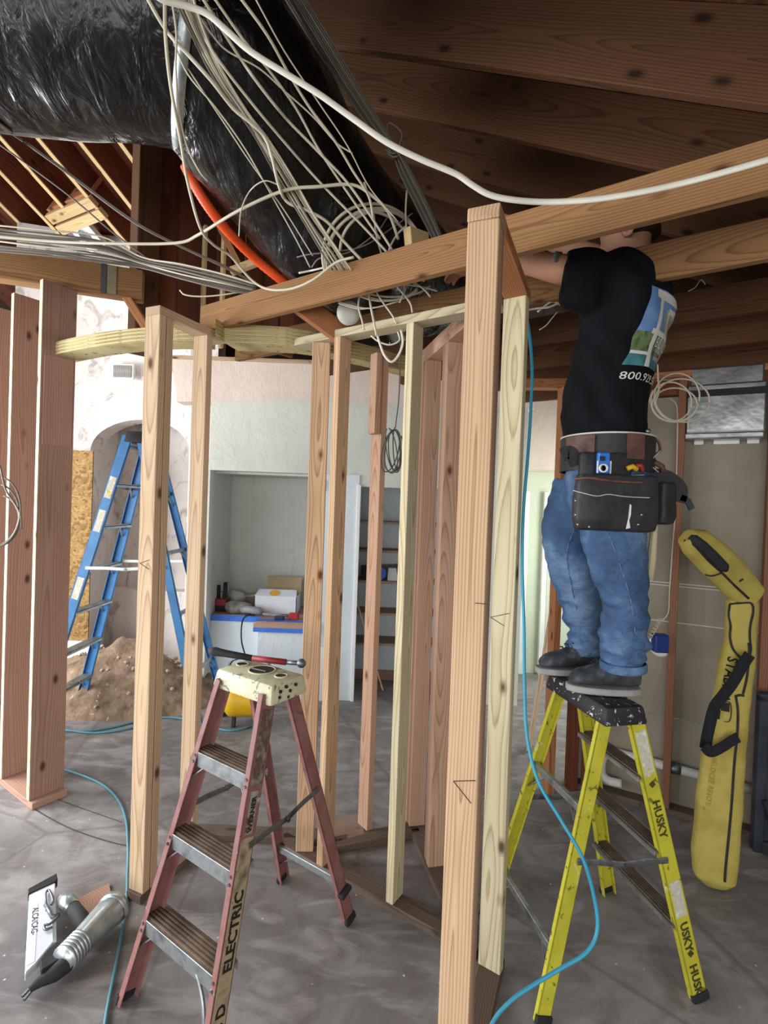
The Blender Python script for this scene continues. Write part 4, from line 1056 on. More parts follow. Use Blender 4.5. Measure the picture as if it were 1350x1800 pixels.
op = spline([at(325, 290, 2.15), at(345, 330, 2.17), at(372, 372, 2.22), at(405, 412, 2.3), at(452, 458, 2.42), at(500, 497, 2.5), at(540, 530, 2.6)], 14)
m = MB(); m.tube(op, [.021 + .0018 * (i % 2) for i in range(len(op))], 10)
tag(m.build('orange_pipe', orm, None, True), 'orange corrugated pipe running along the underside of the black duct', 'pipe')
# ================================================================== CABLES
cabw = M_mot('cream_cable', [C('#cfc8b4'), C('#bdb59f')], 6, .5)
cabb = M_mot('white_cable', [C('#dedacd'), C('#cbc6b8')], 6, .45, 0, 0, 30, [(C('#4a4238'), .74, 16, .9)])
cabg = M_mot('grey_cable', [C('#635b52'), C('#786f64')], 6, .5)
cabp = M_mot('mauve_wire', [C('#7d6466'), C('#8d7576')], 6, .6)
cabd = M_mot('dark_wire', [C('#4a4845'), C('#5d5a56')], 6, .6)
def cable(pts, r, mat, label, group=None, name='cable', n=7, seg=6, flat=1.0):
    P = spline([at(*q) if not isinstance(q, Vector) else q for q in pts], seg)
    for i_, q in enumerate(P):          # cables lie on the duct, never inside it
        d_ = q - CAM; h = DB.ray_cast(CAM, d_.normalized(), d_.length + .02)
        if h[0] is not None: P[i_] = h[0] - d_.normalized() * (r + .012 + .02 * (len(pts) % 3))
    o = MB().tube(P, r, n, True, flat).build(name, mat, None, True, 0, False); return tag(o, label, 'cable', group)
def yy(y, k=0.0): return 1.50 + .70 * max(0, min(y, 520)) / 490 + k
def px(pts, k=0.0): return [(x, y, yy(y, k)) for x, y in pts]
cable([(x, y, Y) for x, y, Y in ((255, -30, 1.2), (283, -2, 1.22), (330, 11, 1.24), (365, 25, 1.25), (400, 55, 1.26), (440, 90, 1.27), (500, 128, 1.28), (560, 165, 1.29), (620, 208, 1.3), (680, 250, 1.31), (740, 280, 1.32), (800, 305, 1.33), (830, 325, 1.33), (860, 342, 1.33), (900, 351, 1.33), (960, 355, 1.33), (1040, 351, 1.3), (1120, 339, 1.27), (1200, 322, 1.24), (1280, 301, 1.2), (1350, 281, 1.17), (1420, 260, 1.15))], .0085, cabb, 'thick white cable sagging in front of the beam above the man', None, 'cable', 10, 6, .65)
cable([(290, -20, 1.5), (291, 60, 1.52), (300, 150, 1.6), (318, 250, 1.75), (330, 320, 1.86), (352, 400, 2.0), (375, 430, 2.1), (405, 450, 2.2), (440, 490, 2.28), (470, 508, 2.26), (510, 508, 2.2), (550, 492, 2.14), (590, 462, 2.1), (622, 452, 2.08)], .0055, cabw, 'cream cable that hangs past the duct and loops over the long beam')
cable(px([(250, -20), (290, 50), (330, 95), (372, 142), (410, 190), (440, 215), (465, 240), (478, 275), (490, 325), (505, 355), (540, 370), (575, 390), (605, 425), (640, 462)]), .0062, cabw, 'cream cable with a wavy kink crossing the middle of the black duct')
cable([(-40, 412, 2.3), (90, 424, 2.3), (200, 428, 2.25), (310, 427, 2.2), (350, 412, 2.15), (420, 370, 2.0), (500, 335, 1.95), (560, 328, 1.95), (620, 325, 1.97), (655, 345, 2.0), (682, 372, 2.05), (700, 420, 2.15)], .0062, cabw, 'cream cable running level from the left then arching across the duct')
for i, (a, b) in enumerate((((-20, 205), 0), ((-20, 199), 3))):
    cable([(-20, 203 + b, 2.35), (100, 288 + b, 2.35), (235, 388 + b, 2.4), (330, 438 + b * .6, 2.5), (400, 470 + b, 2.55), (460, 505, 2.6)], .0045, cabg, 'grey cable of the pair slanting down in front of the left rafters', 'paired cables before the left rafters')
cable([(-20, 240, 2.5), (110, 335, 2.55), (200, 410, 2.6), (260, 455, 2.65)], .0042, cabg, 'thin grey cable slanting below the pair in front of the left rafters')
cable([(303, 5, 1.5), (310, 60, 1.52), (309, 120, 1.56), (314, 190, 1.66), (328, 255, 1.76), (350, 300, 1.82), (365, 318, 1.86)], .0032, cabw, 'thin pale wire hanging over the bend of the duct')
G1 = 'cables slung across the black duct'; LB1 = 'thin cream cable in the bundle slung across the black duct'
for i in range(9):
    o = i * 3.4; jt = lambda s: random.uniform(-s, s)
    cable(px([(302 + o * 1.3, -10), (335 + o, 60 + jt(3)), (373 + o * .8, 130 + jt(4)), (420 + o * .6, 200 + jt(4)), (452 + o * .8, 250 + jt(4)), (490 + o, 320 + jt(4)), (530 + o * .9, 385 + jt(5)), (565 + o * 1.1, 440 + jt(4)), (585 + o * 1.2, 475)], jt(.02)), random.choice([.0028, .0032, .0038]), random.choice([cabw, cabw, cabg]), LB1, G1)
nsg = -1
for pts, r in (
    ([(318, -10), (375, 92), (440, 178), (500, 250), (560, 318), (640, 400), (700, 465)], .0048),
    ([(352, -10), (400, 68), (445, 135), (500, 205), (555, 262), (610, 320), (655, 385), (690, 440)], .005),
    ([(372, -10), (428, 70), (470, 120), (520, 190), (560, 262), (612, 340), (668, 420)], .0045),
    ([(418, -10), (470, 62), (508, 130), (545, 190), (590, 250), (620, 300), (648, 345), (656, 385)], .0048),
    ([(335, 5), (372, 60), (400, 90), (455, 120), (500, 160), (550, 205), (590, 250), (620, 270)], .0028),
    ([(445, -10), (500, 90), (560, 180), (610, 255), (650, 330), (700, 390)], .0026),
    ([(300, 60), (330, 130), (380, 190), (430, 260), (470, 330), (520, 420), (545, 470)], .0028),
    ([(310, 90), (350, 150), (400, 225), (440, 285), (500, 370), (550, 450)], .0026)):
    nsg += 1
    cable(px(pts), r, cabw, ('first', 'second', 'third', 'fourth', 'fifth', 'sixth', 'seventh', 'eighth')[(2, 4, 5, 6, 3, 7, 0, 1)[nsg]] + ' single cream cable from the left crossing the black duct', 'single cables crossing the duct')
# loops
cable([(420, 415, 1.98), (424, 370, 1.98), (440, 335, 1.96), (465, 318, 1.95), (490, 325, 1.95)], .0025, cabw, 'thin pale wire loop standing before the lower duct')
# cables over the left header
for i in range(13):
    y0 = 398 + i * 3.6 + random.uniform(-2, 2); k = random.uniform(-.05, .12)
    cable([(-40, y0 - 4, 2.55 + k), (80, y0 + 8 + random.uniform(-3, 3), 2.55 + k), (180, y0 + 20 + random.uniform(-3, 3), 2.6 + k), (250, 452 + i * 1.6, 2.65 + k), (320, 464 + i * 2.4 + random.uniform(-4, 4), 2.6 + k), (400, 484 + i * 2.2, 2.55 + k), (450, 500 + i * 1.5, 2.55 + k)], random.choice([.0042, .005, .0055]), random.choice([cabg, cabg, cabw]), 'grey cable in the bundle laid over the left header', 'cables over the left header')
cable([(316, 510, 2.6), (325, 518, 2.6), (350, 521, 2.6), (385, 519, 2.6), (430, 512, 2.6)], .004, cabw, 'short looped cable end below the bundle over the left header')
# right hand bundle on its hook
for i in range(9):
    o = i * 4.5; k = random.uniform(-.03, .05)
    cable([(496 + o, -10, 1.9 + k), (545 + o, 70, 1.95 + k), (600 + o * .9, 155, 2.05 + k), (650 + o * .7, 225, 2.15 + k), (688 + o * .4, 268, 2.2 + k), (705 + o * .6, 310, 2.24 + k), (735 + o * .6, 370, 2.3 + k), (762 + o * .5, 425, 2.34 + k), (775 + o * .5, 470, 2.36 + k)], .004, cabg, 'grey cable in the strapped bundle beside the duct under the rafters', 'strapped bundle beside the duct')
hk = MB()
for p_ in ([at(680, 238, 2.22), at(684, 216, 2.22), at(706, 234, 2.22), at(702, 256, 2.22)], [at(676, 262, 2.2), at(690, 270, 2.2), at(704, 266, 2.2)], [at(680, 268, 2.2), at(692, 276, 2.2), at(706, 268, 2.2), at(711, 245, 2.22)]): hk.tube(spline(p_, 5), .0045, 6)
tag(hk.build('cable_hook', cabg, None, True), 'bent wire hook holding the grey cable bundle to the rafter', 'hook')
# coil behind the beam
def loop(cx, cy, rx, ry, Y, a0, a1, r, mat, lab, grp=None, tilt=0, n=18, dy=0):
    pts = []
    for i in range(n + 1):
        a_ = math.radians(a0 + (a1 - a0) * i / n); x = rx * math.cos(a_); y = ry * math.sin(a_)
        pts.append(at(cx + x * math.cos(tilt) - y * math.sin(tilt), cy + x * math.sin(tilt) + y * math.cos(tilt), Y + dy * math.sin(a_)))
    return cable(pts, r, mat, lab, grp, 'cable', 8, 2)
Gc = 'coiled cables behind the beam'; Lc = 'thick cream cable in the coil lying behind the long beam'
for cx, cy, rx, ry, a0, a1 in ((655, 450, 88, 92, 150, 395), (662, 462, 88, 96, 160, 380), (650, 470, 80, 98, 170, 370), (668, 440, 70, 70, 180, 400)):
    loop(cx, cy, rx, ry, 2.36, a0, a1, .0062, cabw, Lc, Gc)
for cx, cy, rx, ry in ((675, 495, 62, 34), (682, 500, 55, 28), (690, 492, 70, 30)):
    loop(cx, cy, rx, ry, 2.34, 20, 160, .005, cabw, Lc, Gc)
for pts, mt in (([(522, 452), (545, 447), (590, 442), (640, 432), (690, 400), (725, 375)], cabp), ([(548, 470), (560, 455), (585, 450), (620, 440), (665, 405), (690, 365)], cabp), ([(640, 320), (655, 370), (662, 415), (670, 445)], cabw), ([(713, 398), (700, 410), (690, 425), (684, 440), (690, 452)], cabb), ([(525, 480), (550, 475), (580, 468), (605, 462)], cabb), ([(715, 335), (713, 370), (714, 400)], cabw)):
    cable([(x, y, 2.28) for x, y in pts], .003 if mt is cabp else .0045, mt, 'loose thin wire tangled in front of the cable coil', 'loose wires at the coil')
Gb = 'cable ends dangling under the beam'
for pts, r in (([(632, 520), (630, 540), (636, 562), (640, 580)], .0042), ([(648, 515), (652, 540), (657, 565), (662, 590)], .0055), ([(660, 510), (672, 530), (690, 555), (697, 570)], .004), ([(695, 500), (712, 520), (722, 535), (725, 550)], .0045), ([(714, 505), (708, 520), (702, 532)], .0045), ([(730, 498), (745, 508), (757, 522)], .0045), ([(585, 525), (610, 535), (650, 542), (700, 530)], .0035), ([(595, 533), (630, 543), (660, 540)], .003), ([(700, 500), (735, 503), (770, 512)], .0035)):
    cable([(x, y, 2.30) for x, y in pts], r, cabw, 'pale cable end dangling below the long beam near the white disc', Gb)
cable([(663, 588, 2.36), (668, 605, 2.36), (676, 625, 2.36), (688, 636, 2.36), (700, 625, 2.36), (708, 603, 2.36), (705, 580, 2.36)], .0058, cabb, 'white cable loop hanging under the top plate beside the middle stud')
cable([(652, 590, 2.4), (665, 600, 2.4), (685, 606, 2.4), (702, 598, 2.4), (698, 580, 2.4)], .004, cabb, 'smaller white loop behind the hanging cable loop under the plate')
cable([(1240, 500, 2.2), (1232, 492, 2.2), (1222, 505, 2.2), (1210, 512, 2.2)], .002, cabw, 'thin pale wire poking down between the right joists')
cable([(925, 545, 2.15), (945, 542, 2.15), (965, 540, 2.15), (985, 533, 2.15), (1000, 540, 2.15)], .0045, cabw, 'white cable end crossing behind the man sleeve')
cable([(945, 548, 2.17), (958, 538, 2.17), (972, 530, 2.17), (988, 537, 2.17)], .0045, cabw, 'white cable end lying across another behind the sleeve')
cable([(948, 580, 2.2), (960, 572, 2.2), (970, 560, 2.2), (980, 548, 2.2)], .002, cabw, 'hair thin wire hanging left of the man')
# hanging dark coil
for i, (cx, rx) in enumerate(((690, 14), (688, 9), (694, 11), (686, 14), (697, 6), (692, 16))):
    loop(cx, 790 + random.uniform(-4, 4), rx, 38, 2.62 + i * .006, -90 + i * 8, 250 + i * 5, .0032, cabd, 'dark wire loop of the coil hanging between the studs', 'dark wire coil between studs', random.uniform(-.25, .25))
cable([(704, 590, 2.5), (703, 650, 2.55), (701, 700, 2.6), (695, 752, 2.62)], .003, cabd, 'dark wire from the ceiling that carries the hanging coil')
# coil at the far left edge
for i, (cx, cy, rx, ry) in enumerate(((-6, 900, 42, 62), (-10, 905, 44, 55), (-4, 915, 38, 45))):
    loop(cx, cy, rx, ry, 2.72 + i * .01, -80, 100, .0048, cabg, 'grey cable loop dangling at the left edge by the deep studs', 'cable coil at the left edge', .1)
cable([(0, 818, 2.72), (10, 860, 2.72), (26, 885, 2.72), (36, 905, 2.72), (38, 930, 2.72)], .0048, cabg, 'grey cable with a dark taped end at the left edge')
# coil by the metal duct on the right
Gr = 'cable coil by the metal duct'
for cx, cy, rx, ry, tl in ((1190, 698, 40, 42, .2), (1200, 704, 48, 38, .1), (1180, 706, 36, 34, .3), (1186, 712, 40, 30, 0)):
    loop(cx, cy, rx, ry, 2.86, 0, 360, .0048, cabw, 'cream cable loop of the coil hanging beside the metal duct', Gr, tl)
cable([(1156, 640, 2.86), (1157, 665, 2.86), (1158, 690, 2.86), (1150, 712, 2.86)], .0048, cabw, 'cream cable dropping from the joists to the coil behind the man')
cable([(1148, 686, 2.86), (1141, 705, 2.86), (1136, 722, 2.86)], .005, cabw, 'short cream cable end left of the coil behind the man')
cable([(1178, 700, 2.9), (1189, 712, 2.92), (1191, 740, 2.95), (1190, 800, 2.98), (1187, 900, 3.0), (1181, 980, 3.0), (1177, 1040, 3.0), (1175, 1075, 3.0), (1166, 1090, 3.0)], .0032, cabw, 'thin cream wire running down the stud to the blue box')
cz = [at(1162 - i * .55 + 4 * math.cos(i * 1.1), 1086 + i * .95 + 3 * math.sin(i * 1.1), 2.98) for i in range(40)]
tag(MB().tube(cz, .0022, 6).build('wire_pigtail', cabw, None, True), 'curly white wire pigtail above the blue electrical box', 'wire')
# ================================================================== HOSES
hosem = M_mot('teal_hose', [C('#2f8fae'), C('#3a9dbb')], 5, .4)
hosed = M_mot('dusty_teal_hose', [C('#4a7f8e'), C('#5b8f9c')], 5, .5)
def hose(pts, r, label, mt): return tag(MB().tube(spline(pts, 8), r, 10).build('air_hose', mt, None, True, 0, False), label, 'hose')
hose([at(x, y, Y) for x, y, Y in ((905, 500, 2.05), (926, 560, 2.02), (935, 640, 2.0), (933, 720, 1.99), (928, 800, 1.98), (920, 900, 1.96), (918, 1000, 1.94), (921, 1100, 1.92), (922, 1200, 1.9), (926, 1290, 1.86), (945, 1370, 1.79), (985, 1440, 1.72), (1025, 1510, 1.67), (1047, 1590, 1.64), (1049, 1640, 1.62), (1030, 1675, 1.6), (990, 1700, 1.59), (940, 1730, 1.58), (895, 1762, 1.57), (862, 1805, 1.56))] + [V(.34, 1.52, .12), V(.36, 1.45, .015), V(.5, 1.2, .008)], .0062, 'bright teal air hose hanging down in front of the yellow ladder', hosem)
def flo(pix, z=.009): return [atz(x, y, z) for x, y in pix]
hose(flo([(60, 1342), (98, 1349), (140, 1361), (180, 1379), (207, 1405), (221, 1440), (225, 1490), (224, 1540), (222, 1585), (214, 1640), (203, 1700), (192, 1755), (183, 1810), (175, 1870)]), .0065, 'dusty teal hose on the slab curving towards the nail gun', hosed)
hose(flo([(40, 1278), (100, 1283), (150, 1285), (200, 1278), (250, 1266), (300, 1261), (350, 1270), (400, 1284), (440, 1276), (448, 1262)]), .008, 'teal hose lying across the slab near the dirt heap', hosed)
hose(flo([(100, 1280), (160, 1288), (220, 1282), (270, 1268)]), .008, 'second teal hose end beside the dirt heap', hosed)
# ================================================================== SMALL THINGS
# ---- nail gun on the slab
gun = thing('nail_gun', atz(120, 1660, 0), 'silver nail gun with white magazine lying on the slab at lower left', 'nail gun')
alu = M_mot('cast_aluminium', [C('#9aa6a8'), C('#c3cdce'), C('#87939a')], 7, .3, .75, .15, 30)
wpl = M_mot('white_magazine', [C('#e3e6ec'), C('#d2d6de')], 5, .5)
mag = MB().prism([atz(*q, .045) for q in ((51, 1584), (97, 1560), (99, 1662), (64, 1706), (43, 1727))], (0, 0, .03)).build('magazine', wpl, gun, False, .004)
MB().prism([atz(*q, .044) for q in ((49, 1586), (49, 1576), (99, 1548), (101, 1558), (98, 1563))], (0, 0, .036)).build('magazine_cap', rubber, mag, False, .003)
MB().bar(atz(94, 1575, .08), atz(96, 1658, .08), .012, .006, (1, 0, 0)).build('rail', alu, mag)
a = atz(58, 1598, .0765); b = atz(52, 1690, .0765); xd = (b - a).normalized()
MB().prism([atz(*q, .0752) for q in ((54, 1590), (67, 1588), (61, 1690), (47, 1698))], (0, 0, .0008)).build('tape_strip', M_mot('masking_tape', [C('#dfe3ea')], 6, .7), mag)
text_mesh('ALCA/CAG-', .030, frame(a + V(-.004, .004, 0), xd, V(0, 0, 1).cross(xd)), blackink, 'lettering', mag, True, .0002)
bd = [atz(110, 1690, .075), atz(132, 1668, .075), atz(150, 1648, .075), atz(175, 1622, .078), atz(195, 1602, .08), atz(203, 1592, .08), atz(206, 1589, .08)]
MB().tube(bd, [.040, .046, .05, .056, .060, .052, .030], 20).build('body', alu, gun, True)
for i in range(6):
    q = bd[0].lerp(bd[2], .1 + i * .13); dd_ = (bd[2] - bd[0]).normalized(); MB().tube([q - dd_ * .004, q + dd_ * .004], .051, 20).build('cooling_fin', alu, gun, True)
MB().tube([bd[4] + V(.0, .0, .0), bd[5]], .064, 20).build('end_cap', alu, gun, True)
MB().tube([atz(206, 1592, .09), atz(214, 1600, .09), atz(214, 1612, .06)], .016, 10).build('hose_fitting', galvd, gun, True)
gr0, gr1 = atz(160, 1638, .075), atz(128, 1596, .075)
MB().tube([gr0, gr0.lerp(gr1, .5), gr1], [.026, .030, .028], 14).build('grip', rubber, gun, True)
MB().tube([gr1, atz(118, 1586, .075), atz(110, 1578, .075)], [.030, .034, .022], 14).build('handle_end', alu, gun, True)
MB().tube([atz(122, 1690, .06), atz(95, 1712, .05), atz(70, 1726, .045), atz(52, 1740, .04)], [.032, .028, .018, .010], 12).build('nose', rubber, gun, 'auto')
MB().prism([atz(*q, .05) for q in ((70, 1700), (100, 1668), (124, 1672), (112, 1694), (72, 1720))], (0, 0, .03)).build('nose_guard', rubber, gun, False, .003)
for p_ in (((52, 1738), (38, 1752)), ((55, 1742), (42, 1758))): MB().bar(atz(*p_[0], .035), atz(*p_[1], .03), .008, .008, (0, 0, 1)).build('claw', galvd, gun)
MB().tube(spline([atz(x, y, .085) for x, y in ((82, 1600), (80, 1572), (86, 1565), (93, 1582), (90, 1590))], 4), .005, 6).build('belt_hook', galvd, gun, True)
MB().tube([atz(80, 1590, .085), atz(92, 1612, .085), atz(105, 1606, .085)], .008, 8).build('bracket', galvd, gun, True)
MB().tube(spline([atz(x, y, .085) for x, y in ((104, 1608), (88, 1624), (78, 1626), (80, 1634), (92, 1630))], 4), .005, 6).build('trigger', galvd, gun, True)
sp = MB().prism([atz(*q, .0) for q in ((130, 1586), (192, 1556), (197, 1592), (152, 1630))], (0, 0, .012)).build('plywood_scrap', W['red'], None, False, .001)
tag(sp, 'small reddish plywood scrap on the slab under the nail gun', 'scrap')
# ---- ratchet on the red ladder cap
rt = thing('ratchet', at(450, 1160, 2.13), 'black and red handled ratchet resting on the red ladder cap', 'ratchet')
a, b, c, d = at(370, 1144, 2.14), at(444, 1157, 2.11), at(503, 1164, 2.09), at(530, 1166, 2.08)
MB().tube([a, a.lerp(b, .1), a.lerp(b, .35), b], [.015, .019, .015, .0125], 14).build('grip', rubber, rt, True)
MB().tube([b, c], .0125, 14).build('sleeve', M_mot('red_sleeve', [C('#9c2f35'), C('#7d252a')], 8, .45), rt, True)
MB().tube([a - (b - a).normalized() * .002, a], .0152, 14).build('end_ring', M_mot('red_ring', [C('#9c2f35')], 8, .45), rt, True)
MB().tube([c, d], .010, 10).build('shaft', galvd, rt, True)
MB().lathe([(.017, -.012), (.019, 0), (.017, .012)], d, (0, -1, .3), 16).build('head', galvd, rt, True)
nail = tag(MB().tube([V(-.50, 2.02, 1.156), V(-.44, 1.99, 1.156)], .002, 6).build('nail', galv), 'single nail lying on the red ladder cap', 'nail')
# ---- yellow level bag
yb = M_mot('yellow_canvas', [C('#a39245'), C('#b5a556'), C('#94823c')], 4, .75, 0, .25, 9, [(C('#6d5a22'), .70, 10, .5)], 5, .2, (1, 1, 1), .03)
bag = thing('level_bag', atz(1250, 1545, 0), 'long yellow canvas level bag with black piping slumped against the right studs', 'bag')
m = MB(); rings = []
for x0, x1, y, Y in ((1240, 1272, 1556, 2.50), (1222, 1288, 1540, 2.50), (1221, 1292, 1500, 2.51), (1227, 1298, 1420, 2.54), (1238, 1304, 1330, 2.57), (1250, 1309, 1270, 2.60), (1262, 1316, 1210, 2.63), (1268, 1322, 1170, 2.65), (1277, 1325, 1120, 2.67), (1280, 1328, 1080, 2.69), (1280, 1328, 1058, 2.69), (1290, 1322, 1048, 2.69)):
    c = at((x0 + x1) / 2, y, Y); w_ = (at(x1, y, Y) - at(x0, y, Y)).length / 2
    rings.append(ell(c, V(.93, -.36, 0), V(.36, .93, 0), w_, .06 if y < 1545 else .035, 20, 3.2))
m.loft(rings)
bagb = remesh_join(m, 'lower_body', yb, bag, .009, 3, lambda p: .005 * noise.noise(p * 9))
m = MB(); rings = []
for x, y, h_, Y in ((1322, 1050, 24, 2.68), (1305, 1034, 30, 2.68), (1280, 1008, 31, 2.66), (1250, 978, 30, 2.65), (1222, 952, 27, 2.64), (1206, 942, 15, 2.64)):
    c = at(x, y, Y); nr_ = (at(x + 20, y - 26, Y) - c).normalized(); w_ = (at(x + h_ * .62, y - h_ * .78, Y) - c).length
    rings.append(ell(c, nr_, V(0, 1, 0), w_, .06, 18, 3.0))
m.loft(rings)
bagu = remesh_join(m, 'upper_body', yb, bag, .009, 3, lambda p: .005 * noise.noise(p * 9))
bl, bu = surf(bagb), surf(bagu)
def piping(b, pix, r, name, par, mt=None, lift=.002):
    pts = [onto(b, x, y, lift) for x, y in pix]; pts = [q for q in pts if q is not None]
    if len(pts) > 1: MB().tube(spline(pts, 4), r, 6).build(name, mt or rubber, par, True)
piping(bl, [(1274, 1550), (1276, 1520), (1282, 1460), (1287, 1400), (1291, 1340), (1296, 1290), (1297, 1250), (1293, 1222)], .006, 'piping', bagb)
piping(bl, [(1293, 1224), (1300, 1222), (1308, 1223)], .006, 'piping', bagb); piping(bl, [(1306, 1220), (1313, 1190), (1317, 1150), (1316, 1130)], .006, 'piping', bagb)
piping(bl, [(1283, 1062), (1281, 1080), (1284, 1100), (1283, 1120), (1288, 1140), (1300, 1155), (1306, 1157)], .006, 'piping', bagb)
piping(bl, [(1283, 1062), (1300, 1060), (1320, 1060), (1324, 1075), (1319, 1100), (1318, 1120), (1320, 1140), (1318, 1152)], .006, 'piping', bagb)
piping(bu, [(1203, 950), (1222, 960), (1245, 985), (1268, 1006), (1290, 1028), (1316, 1052)], .006, 'piping', bagu)
piping(bu, [(1240, 1010), (1252, 1012), (1268, 1007)], .005, 'piping', bagu); piping(bu, [(1300, 1022), (1306, 1018)], .005, 'piping', bagu)
hd2 = MB(); pts = [onto(bu, x, y, .012) for x, y in ((1212, 943), (1235, 960), (1260, 984), (1278, 1004))]; pts = [q for q in pts if q]
hd2.tube(spline(pts, 4), [.012] + [.026] * (len(spline(pts, 4)) - 2) + [.008], 10, True, .6).build('opening', rubber, bagu, True)
# lettering on the bag
def surf_text(b, par, txt, size, px_, py_, px2, py2, mat, bold=.001, lift=.004, sx=1.0):
    o = onto(b, px_, py_, .01); e = onto(b, px2, py2, .01)
    if o is None or e is None: return
    xd = (e - o).normalized(); toc = (CAM - o).normalized(); yd = toc.cross(xd)
    cu = bpy.data.curves.new('t', 'FONT'); cu.body = txt; cu.size = size; cu.offset = bold; cu.resolution_u = 2
    ob = bpy.data.objects.new('t', cu); COL.objects.link(ob)
    dg = bpy.context.evaluated_depsgraph_get(); me = bpy.data.meshes.new_from_object(ob.evaluated_get(dg)); bpy.data.objects.remove(ob)
    mm = MB(); ok = True
    for v in me.vertices:
        q = o + xd * (v.co.x * sx) + yd * v.co.y; d_ = (q - CAM).normalized(); h = b.ray_cast(CAM, d_); mm.v.append((h[0] - d_ * lift) if h[0] is not None else q)
    mm.f = [tuple(p.vertices) for p in me.polygons]
    return mm.build('lettering', mat, par, False, 0, False)
surf_text(bl, bagb, 'STABILA', .062, 1280, 1153, 1264, 1232, blackink, .0012)
surf_text(bl, bagb, "BELDCEE RESO'II", .032, 1252, 1330, 1232, 1470, M_mot('faded_marker', [C('#94802f')], 4, .8), .0)
def quad(b, par, pts, name, mat, lift=.009):
    q = [onto(b, x, y, lift) for x, y in pts]
    if all(q): MB().add(q, [tuple(range(len(q)))]).build(name, mat, par)
quad(bl, bagb, ((1267, 1234), (1283, 1236), (1282, 1252), (1267, 1249)), 'check_mark', blackink); quad(bl, bagb, ((1257, 1247), (1267, 1249), (1265, 1264), (1257, 1261)), 'check_mark', blackink)
piping(bl, [(1267, 1234), (1284, 1236), (1282, 1268), (1258, 1262)], .0025, 'check_frame', bagb)
web = M_mot('black_webbing', [C('#14151a'), C('#20222a')], 20, .8)
strip(((1318, 1150), (1305, 1170), (1288, 1200), (1270, 1224), (1256, 1243), (1248, 1272), (1242, 1300), (1240, 1315)), 2.55, .058, web, 'carry_strap', bag, .003)
strip(((1238, 1312), (1250, 1322), (1270, 1313), (1285, 1303), (1298, 1296)), 2.49, .05, web, 'carry_strap', bag, .003)
# ---- folded dark cart at the right edge
crt = thing('tool_cart', atz(1345, 1480, 0), 'dark blue-black folded cart at the right edge beside the yellow bag', 'cart')
dnv = M_mot('dark_slate_plastic', [C('#1c222c'), C('#2b323d'), C('#3b3f48')], 6, .6, 0, .1, 30)
ca = atz(1330, 1497, 0); fx = V(.95, -.3, 0); fy = V(.3, .95, 0)
def cbox(x0, x1, y0, y1, z0, z1, name, mt=None, bev=.008):
    M = MB().box((x0, y0, z0), (x1, y1, z1)); M.v = [ca + fx * v.x + fy * v.y + Z1 * v.z for v in M.v]; return M.build(name, mt or dnv, crt, False, bev)
cbox(-.005, .5, .0, .04, .05, .82, 'side_panel'); cbox(-.02, .03, -.012, .05, .0, .86, 'frame_post'); cbox(-.02, .52, -.012, .05, .82, .87, 'frame_top')
cbox(.05, .30, -.015, .0, .25, .55, 'recess_panel', rubber); cbox(.02, .07, -.02, .05, .0, .07, 'foot', rubber)
MB().bar(ca + fx * .02 + Z1 * .30 - fy * .02, ca + fx * .12 + Z1 * .0 - fy * .06, .035, .03, (0, 1, 0)).build('kick_stand', rubber, crt, False, .006)
# ---- metal duct piece on the right wall
md = thing('metal_duct', rw(-.22, .04, 2.3), 'flat shiny sheet metal duct between the right studs with a black tape band', 'duct')
foil = M_mot('crinkled_foil', [C('#8d9193'), C('#b3b7b8'), C('#777b7d')], 4, .3, .85, .25, 4, None, 5, .5, (1, 1, 1), .03)
def dbox(t0, t1, o0, o1, z0, z1, name, mt, bev=.006): return MB().prism([rw(t0, o0, z0), rw(t1, o0, z0), rw(t1, o1, z0), rw(t0, o1, z0)], (0, 0, z1 - z0)).build(name, mt, md, False, bev)
dbox(.01, -.375, .0, .10, 2.31, 2.60, 'duct_body', foil, .012); dbox(-.005, -.36, -.0, .085, 2.59, 2.70, 'duct_collar', foil, .01)
dbox(.013, -.378, .0, .104, 2.525, 2.565, 'tape_band', rubber, .002); dbox(.015, -.37, .0, .112, 2.275, 2.315, 'duct_lip', foil, .01)
for t_, w_ in ((-.06, .05), (-.20, .13), (-.33, .06)): dbox(t_ + w_/2, t_ - w_/2, .0, .006, 2.255, 2.278, 'torn_paper', W['white'], .003)
# ---- blue electrical box with plaster ring
eb = thing('outlet_box', rw(.09, .02, 1.0), 'blue electrical box with a white plaster ring on the stud', 'electrical box')
q = at(1175, 1130, 3.0); MB().bar(q + V(-.05, 0, .05), q + V(-.05, 0, -.055), .08, .06, (1, 0, 0)).build('box', M_mot('blue_box', [C('#20357f')], 5, .45), eb, False, .006)
pts = [at(1163 + 17 * math.cos(math.radians(a_)), 1130 + 20 * math.sin(math.radians(a_)), 3.03) for a_ in range(60, 215, 12)]
MB().tube(pts, .018, 8, True, .5).build('plaster_ring', W['white'], eb, True)
# ---- round white disc under the beam and its board
hb_ = lumber('roof_brace', at(520, 528, 2.45), at(606, 592, 2.55), .10, .038, (.4, .2, 1), W['red2'], None); tag(hb_, 'slanting brown board under the beam behind the white disc', 'board')
sd = thing('smoke_detector', at(612, 550, 2.42), 'round pale ceiling disc hanging under the long beam', 'smoke detector')
q = at(612, 550, 2.42); ax = V(.25, -.9, -.35)
MB().lathe([(.05, 0), (.056, .01), (.054, .022), (.03, .03), (.012, .030)], q, ax, 24).build('cover', M_mot('aged_white', [C('#b3b2ac'), C('#c6c5bf')], 8, .5), sd, True)
MB().lathe([(.048, -.02), (.05, 0)], q, ax, 24).build('base', M_mot('grey_base', [C('#8b8a85')], 8, .6), sd, True)
